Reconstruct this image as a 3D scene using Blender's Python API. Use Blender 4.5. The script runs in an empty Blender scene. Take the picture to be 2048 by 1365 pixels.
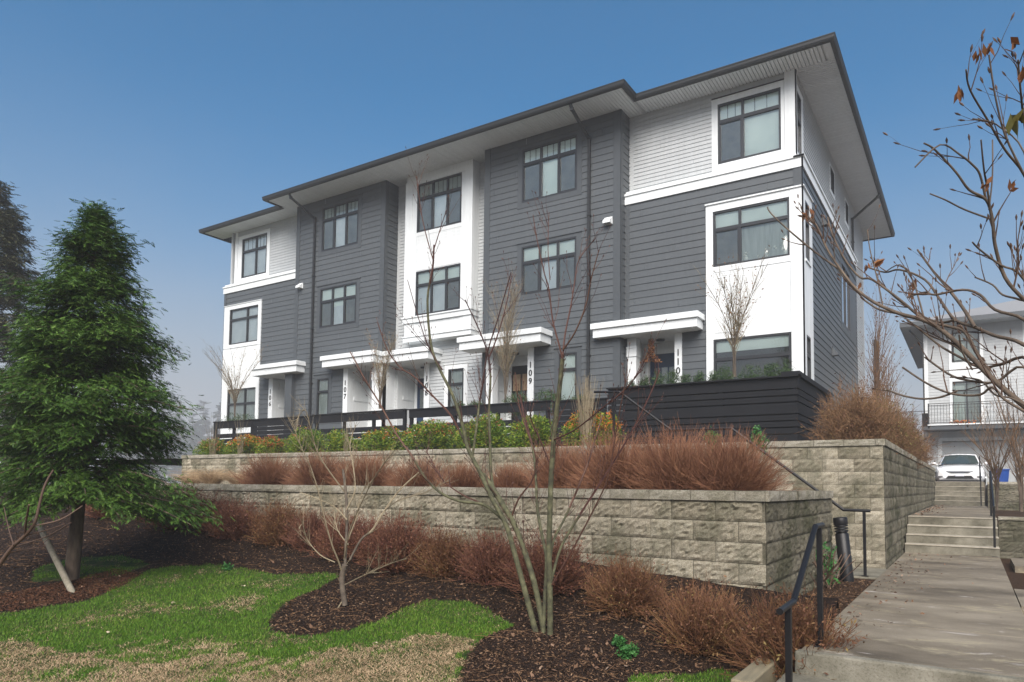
import bpy, math, random
import numpy as np
from mathutils import Vector, Euler
R=math.radians
sc=bpy.context.scene
COL=sc.collection
# ---------------------------------------------------------------- camera
CZ=1.6
cam_d=bpy.data.cameras.new('camera'); cam=bpy.data.objects.new('camera',cam_d); COL.objects.link(cam)
cam.location=(0,0,CZ); cam.rotation_mode='XYZ'
cam.rotation_euler=(R(93.24472642),R(-0.61773226),R(32.90991029))
FPX=1417.74; CX=1024.0; CY=890.69
cam_d.sensor_width=36; cam_d.lens=FPX/2048*36
cam_d.shift_x=0.0; cam_d.shift_y=(CY-682.5)/2048
cam_d.clip_start=0.1; cam_d.clip_end=3000
sc.camera=cam
# ---------------------------------------------------------------- world, sun, exposure
w=bpy.data.worlds.new('World'); sc.world=w; w.use_nodes=True
nt=w.node_tree; nt.nodes.clear()
sky=nt.nodes.new('ShaderNodeTexSky'); sky.sky_type='NISHITA'; sky.sun_disc=False
SUN_EL=R(42); SUN_AZ=R(152)          # azimuth clockwise from +Y; the sun stands behind the camera
sky.sun_elevation=SUN_EL; sky.sun_rotation=SUN_AZ; sky.air_density=1.0; sky.dust_density=3.5; sky.ozone_density=3.3
bg=nt.nodes.new('ShaderNodeBackground'); bg.inputs['Strength'].default_value=0.088
wo=nt.nodes.new('ShaderNodeOutputWorld')
hs=nt.nodes.new('ShaderNodeHueSaturation'); hs.inputs['Hue'].default_value=.489; hs.inputs['Saturation'].default_value=1.62
nt.links.new(sky.outputs[0],hs.inputs['Color']); tcw=nt.nodes.new('ShaderNodeTexCoord'); spx=nt.nodes.new('ShaderNodeSeparateXYZ'); nt.links.new(tcw.outputs['Generated'],spx.inputs[0])
mr=nt.nodes.new('ShaderNodeMapRange'); mr.interpolation_type='SMOOTHSTEP'; mr.inputs['From Min'].default_value=-.02; mr.inputs['From Max'].default_value=.5; mr.inputs['To Min'].default_value=.95; mr.inputs['To Max'].default_value=0
fogn=nt.nodes.new('ShaderNodeTexNoise'); fogn.inputs['Scale'].default_value=2.2; fogn.inputs['Detail'].default_value=4; nt.links.new(tcw.outputs['Generated'],fogn.inputs['Vector'])
fz=nt.nodes.new('ShaderNodeMath'); fz.operation='MULTIPLY_ADD'; fz.inputs[1].default_value=-.16; nt.links.new(fogn.outputs['Fac'],fz.inputs[0]); fo=nt.nodes.new('ShaderNodeMath'); fo.operation='ADD'; fo.inputs[1].default_value=.08; nt.links.new(spx.outputs['Z'],fo.inputs[0]); nt.links.new(fo.outputs[0],fz.inputs[2]); nt.links.new(fz.outputs[0],mr.inputs['Value'])
fm=nt.nodes.new('ShaderNodeMix'); fm.data_type='RGBA'; fm.inputs[7].default_value=(3.1,3.25,3.6,1); nt.links.new(mr.outputs[0],fm.inputs[0]); nt.links.new(hs.outputs[0],fm.inputs[6]); nt.links.new(fm.outputs[2],bg.inputs[0]); nt.links.new(bg.outputs[0],wo.inputs[0])
sl=bpy.data.lights.new('sun','SUN'); sl.energy=3.9; sl.angle=R(46); sl.color=(1,.948,.885)
so=bpy.data.objects.new('sun',sl); COL.objects.link(so)
dv=Vector((math.sin(SUN_AZ)*math.cos(SUN_EL),math.cos(SUN_AZ)*math.cos(SUN_EL),math.sin(SUN_EL)))
so.rotation_euler=dv.to_track_quat('Z','Y').to_euler(); so.location=(0,-10,30)
sc.view_settings.view_transform='Standard'; sc.view_settings.look='None'
sc.view_settings.exposure=0.8; sc.view_settings.gamma=1
try: sc.view_settings.use_curve_mapping=False
except Exception: pass
HAZE_DENSITY=0.0027
# ---------------------------------------------------------------- helpers
rng=np.random.default_rng(7)
MC=np.array(cam.rotation_euler.to_matrix())
C0=np.array([0,0,CZ])
def ray(px,py): return MC@np.array([(px-CX)/FPX,-(py-CY)/FPX,-1.0])
def at(px,py,Y):
    d=ray(px,py); return C0+d*(Y/d[1])
def atx(px,py,X):
    d=ray(px,py); return C0+d*(X/d[0])
def atd(px,py,dep):
    return C0+ray(px,py)*dep
ORG={}
class MB:
    def __init__(s): s.V=[]; s.F=[]; s.n=0; s.A=[]
    def add(s,v,f,attr=None):
        v=np.asarray(v,float).reshape(-1,3); f=np.asarray(f,int)
        s.V.append(v); s.F.append(f+s.n); s.n+=len(v)
        if attr is not None: s.A.append(np.asarray(attr,float))
        return s
    def box(s,x0,x1,y0,y1,z0,z1):
        x0,x1=min(x0,x1),max(x0,x1); y0,y1=min(y0,y1),max(y0,y1); z0,z1=min(z0,z1),max(z0,z1)
        v=[(x,y,z) for z in (z0,z1) for y in (y0,y1) for x in (x0,x1)]
        f=[(0,2,3,1),(4,5,7,6),(0,1,5,4),(2,6,7,3),(0,4,6,2),(1,3,7,5)]
        return s.add(v,f)
    def quad(s,a,b,c,d): return s.add([a,b,c,d],[(0,1,2,3)])
    def bar(s,a,b,w,h,up=(0,0,1)):
        a=np.array(a,float); b=np.array(b,float); t=b-a; t/=np.linalg.norm(t)
        u=np.array(up,float); sd=np.cross(t,u); sd/=np.linalg.norm(sd); u=np.cross(sd,t)
        v=[p+sd*sx*w/2+u*sz*h/2 for p in (a,b) for sx,sz in ((-1,-1),(1,-1),(1,1),(-1,1))]
        return s.add(v,[(0,1,2,3),(7,6,5,4),(0,4,5,1),(1,5,6,2),(2,6,7,3),(3,7,4,0)])
    def tube(s,pts,rad,k=6,caps=True):
        pts=np.asarray(pts,float); n=len(pts); rad=np.broadcast_to(np.asarray(rad,float),(n,))
        v,f=tubes(pts[None],rad[None],k); s.add(v,f)
        if caps:
            base=s.n-len(v)
            for i,r in ((0,pts[0]),(n-1,pts[-1])):
                ring=v[i*k:(i+1)*k]; c=np.vstack([ring,r[None]])
                q=[(j,(j+1)%k,k,k) for j in range(k)]
                s.add(c,np.array(q))
        return s
    def lathe(s,c,prof,k=20):
        vs=[];n=len(prof)
        for r,z in prof:
            for j in range(k):
                a=2*math.pi*j/k; vs.append((c[0]+r*math.cos(a),c[1]+r*math.sin(a),c[2]+z))
        f=[(i*k+j,i*k+(j+1)%k,(i+1)*k+(j+1)%k,(i+1)*k+j) for i in range(n-1) for j in range(k)]
        return s.add(vs,f)
    def build_each(s,name,mat,parent=None,**k):
        for v,f in zip(s.V,s.F):
            b=MB(); b.add(v,f-f.min()); b.build(name,mat,parent,**k)
    def build(s,name,mat,parent=None,smooth=False,bevel=0,seg=2):
        V=np.concatenate(s.V); 
        if parent is not None: V=V-ORG[parent.name]
        me=bpy.data.meshes.new(name)
        F=[]
        for f in s.F:
            F.append(f if f.shape[1]==4 else np.hstack([f,f[:,-1:]]))
        F=np.concatenate(F)
        tri=F[:,2]==F[:,3]
        cnt=np.where(tri,3,4); tot=int(cnt.sum())
        msk=np.ones_like(F,bool); msk[tri,3]=False
        me.vertices.add(len(V)); me.vertices.foreach_set('co',V.astype(np.float32).ravel())
        me.loops.add(tot); me.loops.foreach_set('vertex_index',F[msk].astype(np.int32))
        me.polygons.add(len(F)); st=np.concatenate([[0],np.cumsum(cnt)[:-1]])
        me.polygons.foreach_set('loop_start',st.astype(np.int32)); me.polygons.foreach_set('loop_total',cnt.astype(np.int32))
        me.polygons.foreach_set('use_smooth',np.full(len(F),bool(smooth)))
        if s.A:
            at_=me.attributes.new('val','FLOAT','POINT'); at_.data.foreach_set('value',np.concatenate(s.A).astype(np.float32))
        me.update(calc_edges=True)
        me.materials.append(mat)
        o=bpy.data.objects.new(name,me); COL.objects.link(o)
        if parent is not None: o.parent=parent; ORG[o.name]=ORG[parent.name]
        else: ORG[o.name]=np.zeros(3)
        if bevel:
            b=o.modifiers.new('bevel','BEVEL'); b.width=bevel; b.segments=seg; b.limit_method='ANGLE'
        return o
def tubes(P,Rd,k=3):
    """P (N,K,3) polylines, Rd (N,K) radii -> verts, quads; one island for each polyline"""
    N,K,_=P.shape
    T=np.gradient(P,axis=1); T/=np.linalg.norm(T,axis=2,keepdims=True)+1e-9
    ref=np.where(np.abs(T[:,:1,2:3])>.85,np.array([1.0,0.15,0]),np.array([0.05,0.1,1.0]))
    ref=np.broadcast_to(ref,T.shape)
    S=np.cross(T,ref); S/=np.linalg.norm(S,axis=2,keepdims=True)+1e-9
    U=np.cross(S,T)
    a=2*np.pi*np.arange(k)/k
    V=P[:,:,None,:]+Rd[:,:,None,None]*(np.cos(a)[None,None,:,None]*S[:,:,None,:]+np.sin(a)[None,None,:,None]*U[:,:,None,:])
    idx=np.arange(N*K*k).reshape(N,K,k)
    A=idx[:,:-1,:]; B=np.roll(A,-1,axis=2); D=idx[:,1:,:]; Cc=np.roll(D,-1,axis=2)
    F=np.stack([A,B,Cc,D],-1).reshape(-1,4)
    return V.reshape(-1,3),F
def cards(c,u,v,pinch=True):
    """leaf shaped quads at centres c (N,3) with half-axes u (length) and v (width)"""
    P=np.stack([c-u,c+v+u*.1,c+u,c-v+u*.1],1)
    return P.reshape(-1,3),np.arange(len(c)*4).reshape(-1,4)
def unit(v): return v/(np.linalg.norm(v,axis=-1,keepdims=True)+1e-9)
def thing(name,label,cat,loc=(0,0,0),group=None):
    o=bpy.data.objects.new(name,None); o.location=loc; o.empty_display_size=.2; COL.objects.link(o)
    ORG[o.name]=np.array(loc,float); return tag(o,label,cat,group)
def tag(o,label=None,cat=None,group=None,kind=None):
    if label: o['label']=label
    if cat: o['category']=cat
    if group: o['group']=group
    if kind: o['kind']=kind
    return o
def struct(o): o['kind']='structure'; return o
def copy_tree(o,parent=None,name=None):
    c=o.copy(); COL.objects.link(c); ORG[c.name]=ORG[o.name]
    c.parent=parent
    for ch in list(o.children): copy_tree(ch,c)
    return c
def clone(o,loc,rz=0,s=1,label=None,sz=None):
    c=copy_tree(o); c.location=loc; c.rotation_euler=(0,0,rz); c.scale=(s,s,sz if sz else s)
    if label: c['label']=label
    return c
# ---------------------------------------------------------------- materials
def mat(name,col,rough=.6,metal=0,spec=.5):
    m=bpy.data.materials.new(name); m.use_nodes=True
    b=m.node_tree.nodes['Principled BSDF']; b.inputs['Base Color'].default_value=(*col,1)
    b.inputs['Roughness'].default_value=rough; b.inputs['Metallic'].default_value=metal
    b.inputs['Specular IOR Level'].default_value=spec
    return m
def N(m,t,**k):
    n=m.node_tree.nodes.new(t)
    for a,b in k.items(): setattr(n,a,b)
    return n
def L(m,a,b): m.node_tree.links.new(a,b)
def bs(m): return m.node_tree.nodes['Principled BSDF']
def ramp(m,fac,stops,interp='LINEAR'):
    r=N(m,'ShaderNodeValToRGB'); r.color_ramp.interpolation=interp; e=r.color_ramp.elements
    while len(e)<len(stops): e.new(.5)
    for i,(p,c) in enumerate(stops): e[i].position=p; e[i].color=(*c,1) if len(c)==3 else c
    L(m,fac,r.inputs[0]); return r.outputs[0]
def noise(m,scale,detail=4,rough=.6,coord='Object',stretch=None,dist=0):
    tc=N(m,'ShaderNodeTexCoord'); o=tc.outputs[coord]
    if stretch:
        mp=N(m,'ShaderNodeMapping'); mp.inputs['Scale'].default_value=stretch; L(m,o,mp.inputs[0]); o=mp.outputs[0]
    n=N(m,'ShaderNodeTexNoise'); n.inputs['Scale'].default_value=scale; n.inputs['Detail'].default_value=detail
    n.inputs['Roughness'].default_value=rough; n.inputs['Distortion'].default_value=dist
    L(m,o,n.inputs['Vector']); return n.outputs['Fac']
def mixc(m,fac,a,b,mode='MIX'):
    x=N(m,'ShaderNodeMix',data_type='RGBA',blend_type=mode)
    if isinstance(fac,(int,float)): x.inputs[0].default_value=fac
    else: L(m,fac,x.inputs[0])
    for i,v in ((6,a),(7,b)):
        if isinstance(v,tuple): x.inputs[i].default_value=(*v,1)
        else: L(m,v,x.inputs[i])
    return x.outputs[2]
def bump(m,h,st=.3,dist=.01):
    b=N(m,'ShaderNodeBump'); b.inputs['Strength'].default_value=st; b.inputs['Distance'].default_value=dist
    L(m,h,b.inputs['Height']); L(m,b.outputs[0],bs(m).inputs['Normal'])
def vary(name,stops,rough=.7,scale=3,detail=5,bumps=None,stretch=None,spec=.5):
    m=mat(name,stops[0][1],rough,spec=spec); f=noise(m,scale,detail,stretch=stretch)
    L(m,ramp(m,f,stops),bs(m).inputs['Base Color'])
    if bumps: bump(m,noise(m,bumps[0],6,.7,stretch=stretch),bumps[1],bumps[2])
    return m
def island(name,stops,rough=.7,nscale=None,trans=0,interp='LINEAR'):
    """colour picked for each leaf or twig (mesh island), optionally drifting over the plant"""
    m=mat(name,stops[0][1],rough,spec=.25); g=N(m,'ShaderNodeNewGeometry'); f=g.outputs['Random Per Island']
    if nscale:
        n=noise(m,nscale,2); a=N(m,'ShaderNodeMath',operation='MULTIPLY_ADD'); a.inputs[1].default_value=.55; L(m,f,a.inputs[0])
        b=N(m,'ShaderNodeMath',operation='MULTIPLY'); b.inputs[1].default_value=.5; L(m,n,b.inputs[0]); L(m,b.outputs[0],a.inputs[2]); f=a.outputs[0]
    L(m,ramp(m,f,stops,interp),bs(m).inputs['Base Color'])
    if trans:
        b=bs(m); t=N(m,'ShaderNodeBsdfTranslucent'); x=N(m,'ShaderNodeMixShader'); x.inputs[0].default_value=trans
        L(m,b.inputs['Base Color'].links[0].from_socket,t.inputs[0]); out=m.node_tree.nodes['Material Output']
        L(m,b.outputs[0],x.inputs[1]); L(m,t.outputs[0],x.inputs[2]); L(m,x.outputs[0],out.inputs[0])
    return m
def painted(name,a,b,rough=.45,grain=90):
    m=mat(name,a,rough,spec=.5 if a[0]>.3 else (.3 if a[0]>.03 else .12)); f=noise(m,1.3,5); f2=noise(m,12,4,stretch=(1,1,.12))
    c=mixc(m,f,a,b); gi=N(m,'ShaderNodeNewGeometry'); c=mixc(m,.1,c,ramp(m,gi.outputs['Random Per Island'],[(0,(.3,.3,.3)),(1,(1,1,1))]),'MULTIPLY'); c=mixc(m,.16,c,ramp(m,f2,[(.3,(0.35,.34,.32)),(.7,(1,1,1))]),'MULTIPLY')
    L(m,c,bs(m).inputs['Base Color']); bump(m,noise(m,grain,3,stretch=(.12,.12,1)),.12,.002); return m
M={}
M['dark']=painted('dark_siding_paint',(.072,.082,.09),(.088,.099,.107),.5)
M['darktrim']=painted('dark_trim_paint',(.06,.069,.077),(.073,.083,.091),.5)
M['white']=painted('white_paint',(.68,.715,.725),(.74,.775,.785),.45)
M['lightsiding']=painted('light_grey_siding',(.4,.425,.435),(.46,.485,.495),.5)
M['soffit']=painted('soffit_vinyl',(.66,.69,.705),(.73,.755,.77),.5)
M['gutter']=mat('gutter_metal',(.018,.02,.022),.55,spec=.3)
M['frame']=mat('black_window_frame',(.018,.02,.023),.4)
M['roof']=vary('roof_membrane',[(.3,(.03,.03,.033)),(.7,(.06,.06,.062))],.8,20)
M['fence']=painted('black_stained_boards',(.009,.01,.012),(.017,.018,.021),.75,60)
M['black']=mat('black_powder_coat',(.008,.008,.009),.42,spec=.3)
M['navy']=mat('navy_door_paint',(.012,.035,.085),.35)
M['blackdoor']=mat('black_door_paint',(.014,.015,.018),.4)
M['number']=mat('number_metal',(.01,.01,.012),.4)
def glassmat(name,tint=(.9,.95,.93),refl=.55):
    m=mat(name,(0,0,0)); ntg=m.node_tree; ntg.nodes.remove(bs(m)); out=ntg.nodes['Material Output']
    t=N(m,'ShaderNodeBsdfTransparent'); t.inputs[0].default_value=(*tint,1)
    g=N(m,'ShaderNodeBsdfGlossy'); g.inputs['Roughness'].default_value=.015; g.inputs[0].default_value=(.95,.97,1,1)
    f=N(m,'ShaderNodeFresnel'); f.inputs[0].default_value=1.55
    a=N(m,'ShaderNodeMath',operation='MULTIPLY_ADD'); a.inputs[1].default_value=1.6; a.inputs[2].default_value=.03; a.use_clamp=True
    L(m,f.outputs[0],a.inputs[0]); x=N(m,'ShaderNodeMixShader'); L(m,a.outputs[0],x.inputs[0])
    L(m,t.outputs[0],x.inputs[1]); L(m,g.outputs[0],x.inputs[2]); L(m,x.outputs[0],out.inputs[0]); return m
M['glass']=glassmat('window_glass')
M['blind']=vary('roller_blind',[(.3,(.68,.75,.73)),(.7,(.8,.86,.83))],.8,1.2,2)
M['curtain']=vary('sheer_curtain',[(.3,(.34,.38,.37)),(.7,(.5,.54,.53))],.9,2,4,stretch=(9,9,.7))
M['blue_curtain']=vary('pale_curtain',[(.3,(.6,.65,.69)),(.7,(.76,.79,.82))],.9,2,3)
M['screen']=vary('insect_screen',[(.3,(.16,.17,.17)),(.7,(.25,.26,.25))],.9,3,5)
M['room']=mat('dark_room_interior',(.05,.055,.055),.9)
# stone
def blockmat(name,a,b,c,moss,st=1.0):
    m=mat(name,a,.95,spec=.15); g=N(m,'ShaderNodeNewGeometry')
    base=ramp(m,g.outputs['Random Per Island'],[(0,a),(.5,b),(1,c)])
    f2=noise(m,75,7,.8,stretch=(1,1,1.3)); f3=noise(m,1.7,6,.65); f4=noise(m,14,7,.75)
    c1=mixc(m,ramp(m,f3,[(.44,(0,0,0)),(.6,(.85,.85,.85))]),base,moss)
    c1=mixc(m,.85,c1,ramp(m,f2,[(.3,(.28,.25,.2)),(.43,(.6,.57,.5)),(.55,(1.0,.98,.94)),(.7,(1.4,1.38,1.33))]),'MULTIPLY')
    c1=mixc(m,.5,c1,ramp(m,f4,[(.35,(.42,.39,.3)),(.52,(1,1,1)),(.7,(1.15,1.13,1.08))]),'MULTIPLY')
    L(m,c1,bs(m).inputs['Base Color']); bump(m,f2,st,.03); return m
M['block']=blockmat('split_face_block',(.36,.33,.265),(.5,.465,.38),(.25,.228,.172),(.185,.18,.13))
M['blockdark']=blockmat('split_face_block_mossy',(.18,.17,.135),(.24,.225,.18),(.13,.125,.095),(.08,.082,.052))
M['cap']=blockmat('wall_cap_stone',(.4,.38,.33),(.46,.44,.38),(.36,.34,.29),(.27,.26,.2))
m=mat('concrete_walk',(.3,.27,.23),.75,spec=.3)
f=noise(m,.9,6,.6,stretch=(1,1.6,1)); c=ramp(m,f,[(.32,(.085,.07,.05)),(.5,(.165,.14,.103)),(.68,(.25,.218,.165))])
f2=noise(m,1.8,7,.75,stretch=(.9,1.5,1),dist=.6); c=mixc(m,ramp(m,f2,[(.56,(0,0,0)),(.66,(.8,.8,.8))]),c,(.34,.3,.2))
f2b=noise(m,3.1,6,.75,stretch=(.7,1.6,1),dist=.5); c=mixc(m,ramp(m,f2b,[(.6,(0,0,0)),(.68,(.7,.7,.7))]),c,(.46,.43,.4))
f3=noise(m,110,5,.8); c=mixc(m,.75,c,ramp(m,f3,[(.35,(.55,.53,.5)),(.65,(1.2,1.2,1.18))]),'MULTIPLY')
L(m,c,bs(m).inputs['Base Color']); bump(m,noise(m,200,4,.7),.45,.004); M['concrete']=m
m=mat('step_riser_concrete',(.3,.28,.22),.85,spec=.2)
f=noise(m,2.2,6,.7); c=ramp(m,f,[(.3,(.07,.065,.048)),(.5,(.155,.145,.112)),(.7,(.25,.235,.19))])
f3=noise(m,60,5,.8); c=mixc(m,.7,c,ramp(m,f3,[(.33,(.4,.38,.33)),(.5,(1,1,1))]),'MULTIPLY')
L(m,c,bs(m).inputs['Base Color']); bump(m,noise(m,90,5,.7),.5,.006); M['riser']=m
M['mulch']=vary('mulch_soil',[(.25,(.016,.009,.005)),(.5,(.044,.024,.013)),(.75,(.085,.049,.027))],.95,26,8,(60,1.0,.03),spec=.15)
M['asphalt']=vary('asphalt',[(.3,(.05,.05,.05)),(.7,(.085,.085,.083))],.9,30,5,(120,.4,.01))
M['chips']=island('mulch_chips',[(0,(.018,.0098,.006)),(.5,(.06,.032,.017)),(.8,(.125,.07,.038)),(1,(.24,.155,.092))],.9)
M['redchips']=island('reddish_mulch_chips',[(0,(.018,.009,.006)),(.5,(.055,.024,.013)),(1,(.14,.06,.03))],.9)
M['litter']=island('fallen_leaves',[(0,(.05,.026,.016)),(.5,(.12,.068,.042)),(.85,(.2,.12,.075)),(1,(.34,.25,.18))],.8)
M['grass']=island('lawn_blades',[(0,(.035,.095,.006)),(.45,(.078,.185,.012)),(.75,(.15,.26,.026)),(1,(.3,.32,.08))],.6,nscale=1.2,trans=.3)
M['straw']=island('dry_grass',[(0,(.16,.1,.052)),(.5,(.37,.26,.15)),(1,(.64,.49,.31))],.8,nscale=1.5)
M['soilgrass']=vary('lawn_soil',[(.3,(.02,.03,.01)),(.55,(.03,.055,.012)),(.7,(.07,.06,.03))],.95,8,6,(50,.6,.02))
M['bark_green']=vary('green_mossy_bark',[(.28,(.022,.021,.013)),(.5,(.062,.062,.03)),(.66,(.11,.108,.055)),(.8,(.24,.24,.18))],.85,14,6,(60,.5,.006))
M['twig_red']=island('red_brown_twigs',[(0,(.03,.014,.012)),(.5,(.065,.028,.023)),(1,(.11,.06,.042))],.6)
M['twig_brown']=island('brown_twigs',[(0,(.06,.036,.026)),(1,(.13,.085,.06))],.7)
M['bark_pale']=vary('pale_shrub_bark',[(.3,(.045,.034,.025)),(.7,(.12,.096,.07))],.85,12,5)
M['twig_straw']=island('straw_twigs',[(0,(.11,.088,.055)),(1,(.3,.25,.165))],.8)
M['bark_brown']=vary('brown_bark',[(.3,(.05,.036,.026)),(.7,(.14,.105,.075))],.9,18,6,(40,.8,.01),stretch=(1,1,.3))
M['rust']=island('red_brown_shrub_twigs',[(0,(.06,.024,.014)),(.5,(.165,.072,.04)),(1,(.3,.16,.085))],.75,nscale=2)
M['rust2']=island('olive_brown_shrub_twigs',[(0,(.045,.02,.012)),(.4,(.12,.052,.027)),(.75,(.175,.09,.04)),(1,(.25,.22,.065))],.75,nscale=3)
M['rustm']=island('maroon_brown_shrub_twigs',[(0,(.04,.017,.012)),(.45,(.12,.048,.032)),(.8,(.18,.085,.045)),(1,(.24,.19,.07))],.75,nscale=3)
M['maroonleaf']=island('maroon_shrub_leaves',[(0,(.03,.012,.009)),(.5,(.115,.042,.028)),(.85,(.17,.08,.04)),(1,(.22,.18,.06))],.7,nscale=4)
M['shrubleaf']=island('brown_shrub_leaves',[(0,(.03,.014,.009)),(.45,(.11,.046,.025)),(.75,(.155,.085,.038)),(1,(.22,.22,.055))],.7,nscale=4)
M['tan']=island('tan_shrub_twigs',[(0,(.07,.038,.02)),(.5,(.16,.09,.045)),(1,(.27,.16,.08))],.8,nscale=1.4)
M['oliveleaf']=island('olive_leaves',[(0,(.06,.06,.015)),(1,(.17,.15,.04))],.7)
M['cedar']=island('cedar_foliage',[(0,(.012,.03,.007)),(.35,(.033,.075,.012)),(.7,(.07,.137,.02)),(1,(.16,.235,.045))],.55,nscale=.9,trans=.18)
M['cedardark']=island('brownish_conifer_foliage',[(0,(.02,.028,.014)),(.5,(.045,.055,.025)),(.85,(.085,.08,.036)),(1,(.14,.095,.045))],.7,nscale=.7,trans=.12)
M['farneedle']=island('far_conifer_foliage',[(0,(.015,.03,.018)),(1,(.05,.08,.045))],.8)
M['yew']=island('evergreen_planter_leaves',[(0,(.01,.028,.012)),(.6,(.035,.07,.02)),(1,(.1,.15,.04))],.55,nscale=2)
M['nandina']=island('nandina_leaves',[(0,(.016,.055,.01)),(.4,(.06,.135,.014)),(.65,(.19,.26,.024)),(1,(.38,.31,.04))],.5,nscale=2.6,trans=.2)
M['nandred']=island('nandina_red_tips',[(0,(.2,.07,.02)),(.5,(.36,.06,.02)),(1,(.5,.17,.08))],.5,trans=.2)
M['nandorange']=island('nandina_orange_leaves',[(0,(.3,.14,.02)),(.5,(.55,.13,.02)),(1,(.62,.26,.04))],.5,trans=.2)
M['wood']=vary('weathered_stake_wood',[(.3,(.17,.15,.11)),(.7,(.3,.27,.21))],.85,9,6,(40,.5,.004),stretch=(3,3,.3))
M['timber']=vary('timber_edging',[(.3,(.14,.12,.075)),(.7,(.25,.21,.13))],.85,6,6,(50,.6,.004),stretch=(3,.3,3))
M['brownleaf']=island('withered_leaves',[(0,(.08,.032,.016)),(.6,(.18,.075,.03)),(1,(.28,.14,.05))],.7,trans=.2)
M['greenleaf']=island('weed_leaves',[(0,(.02,.09,.02)),(1,(.07,.2,.05))],.6,trans=.2)

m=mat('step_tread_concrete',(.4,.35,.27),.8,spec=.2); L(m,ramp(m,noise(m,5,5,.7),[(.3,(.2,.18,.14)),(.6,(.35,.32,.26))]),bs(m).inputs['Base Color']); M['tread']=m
# ================================================================ townhouse block
H=thing('townhouse_building','long three-storey grey and white townhouse block with dark roof edge above the stone walls','townhouse',(-16,19.8,2.5))
def rows(z0,z1,ex,openings,a0,a1,base=2.5):
    """clip lap rows against rectangular openings -> (a,b,z0,z1,t0,t1) t = position inside the board"""
    out=[]; k=math.floor((z0-base)/ex)
    cuts=sorted({z0,z1,*[o[2] for o in openings],*[o[3] for o in openings]})
    while base+k*ex<z1-1e-6:
        r0,r1=base+k*ex,base+(k+1)*ex; lo,hi=max(r0,z0),min(r1,z1)
        cs=[lo]+[c for c in cuts if lo+1e-4<c<hi-1e-4]+[hi]
        for c0,c1 in zip(cs[:-1],cs[1:]):
            zm=(c0+c1)/2; blk=sorted([(o[0],o[1]) for o in openings if o[2]<zm<o[3]])
            x=a0
            for p,q in blk:
                if p>x+1e-4: out.append((x,min(p,a1),c0,c1,(c0-r0)/ex,(c1-r0)/ex))
                x=max(x,q)
            if x<a1-1e-4: out.append((x,a1,c0,c1,(c0-r0)/ex,(c1-r0)/ex))
        k+=1
    return out
def siding(mb,axis,a0,a1,z0,z1,pl,sgn,ex,openings=(),lap=.017):
    segs=[]
    for a,b,c0,c1,t0,t1 in rows(z0,z1,ex,list(openings),a0,a1):
        kk=int(round((c0-t0*ex)/ex*7)); j=a0+((kk*1.37)%3.66); x=a
        while ex>.1 and j<b:
            if j>x+.15 and j<b-.15: segs.append((x,j-.003,c0,c1,t0,t1)); x=j+.003
            j+=3.66
        segs.append((x,b,c0,c1,t0,t1))
    for a,b,c0,c1,t0,t1 in segs:
        o0=pl+sgn*lap*(1-t0)+sgn*.004; o1=pl+sgn*lap*(1-t1)+sgn*.004
        if axis=='x':
            p=[(a,o0,c0),(b,o0,c0),(b,o1,c1),(a,o1,c1)]; u=[(a,pl-sgn*.0,c0),(b,pl,c0),(b,o0,c0),(a,o0,c0)]
        else:
            p=[(o0,a,c0),(o0,b,c0),(o1,b,c1),(o1,a,c1)]; u=[(pl,a,c0),(pl,b,c0),(o0,b,c0),(o0,a,c0)]
        mb.quad(*p)
        if t0<1e-3: mb.quad(*u)
class Plane:
    """facade plane; n = outward sign. pt(a, out, z): a along the wall, out = metres proud"""
    def __init__(s,axis,pos,sgn): s.ax,s.p,s.s=axis,pos,sgn
    def box(s,mb,a0,a1,o0,o1,z0,z1):
        p0,p1=s.p+s.s*o0,s.p+s.s*o1
        if s.ax=='x': mb.box(a0,a1,p0,p1,z0,z1)
        else: mb.box(p0,p1,a0,a1,z0,z1)
    def quad(s,mb,a0,a1,o,z0,z1):
        p=s.p+s.s*o
        if s.ax=='x': mb.quad((a0,p,z0),(a1,p,z0),(a1,p,z1),(a0,p,z1))
        else: mb.quad((p,a0,z0),(p,a1,z0),(p,a1,z1),(p,a0,z1))
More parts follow.
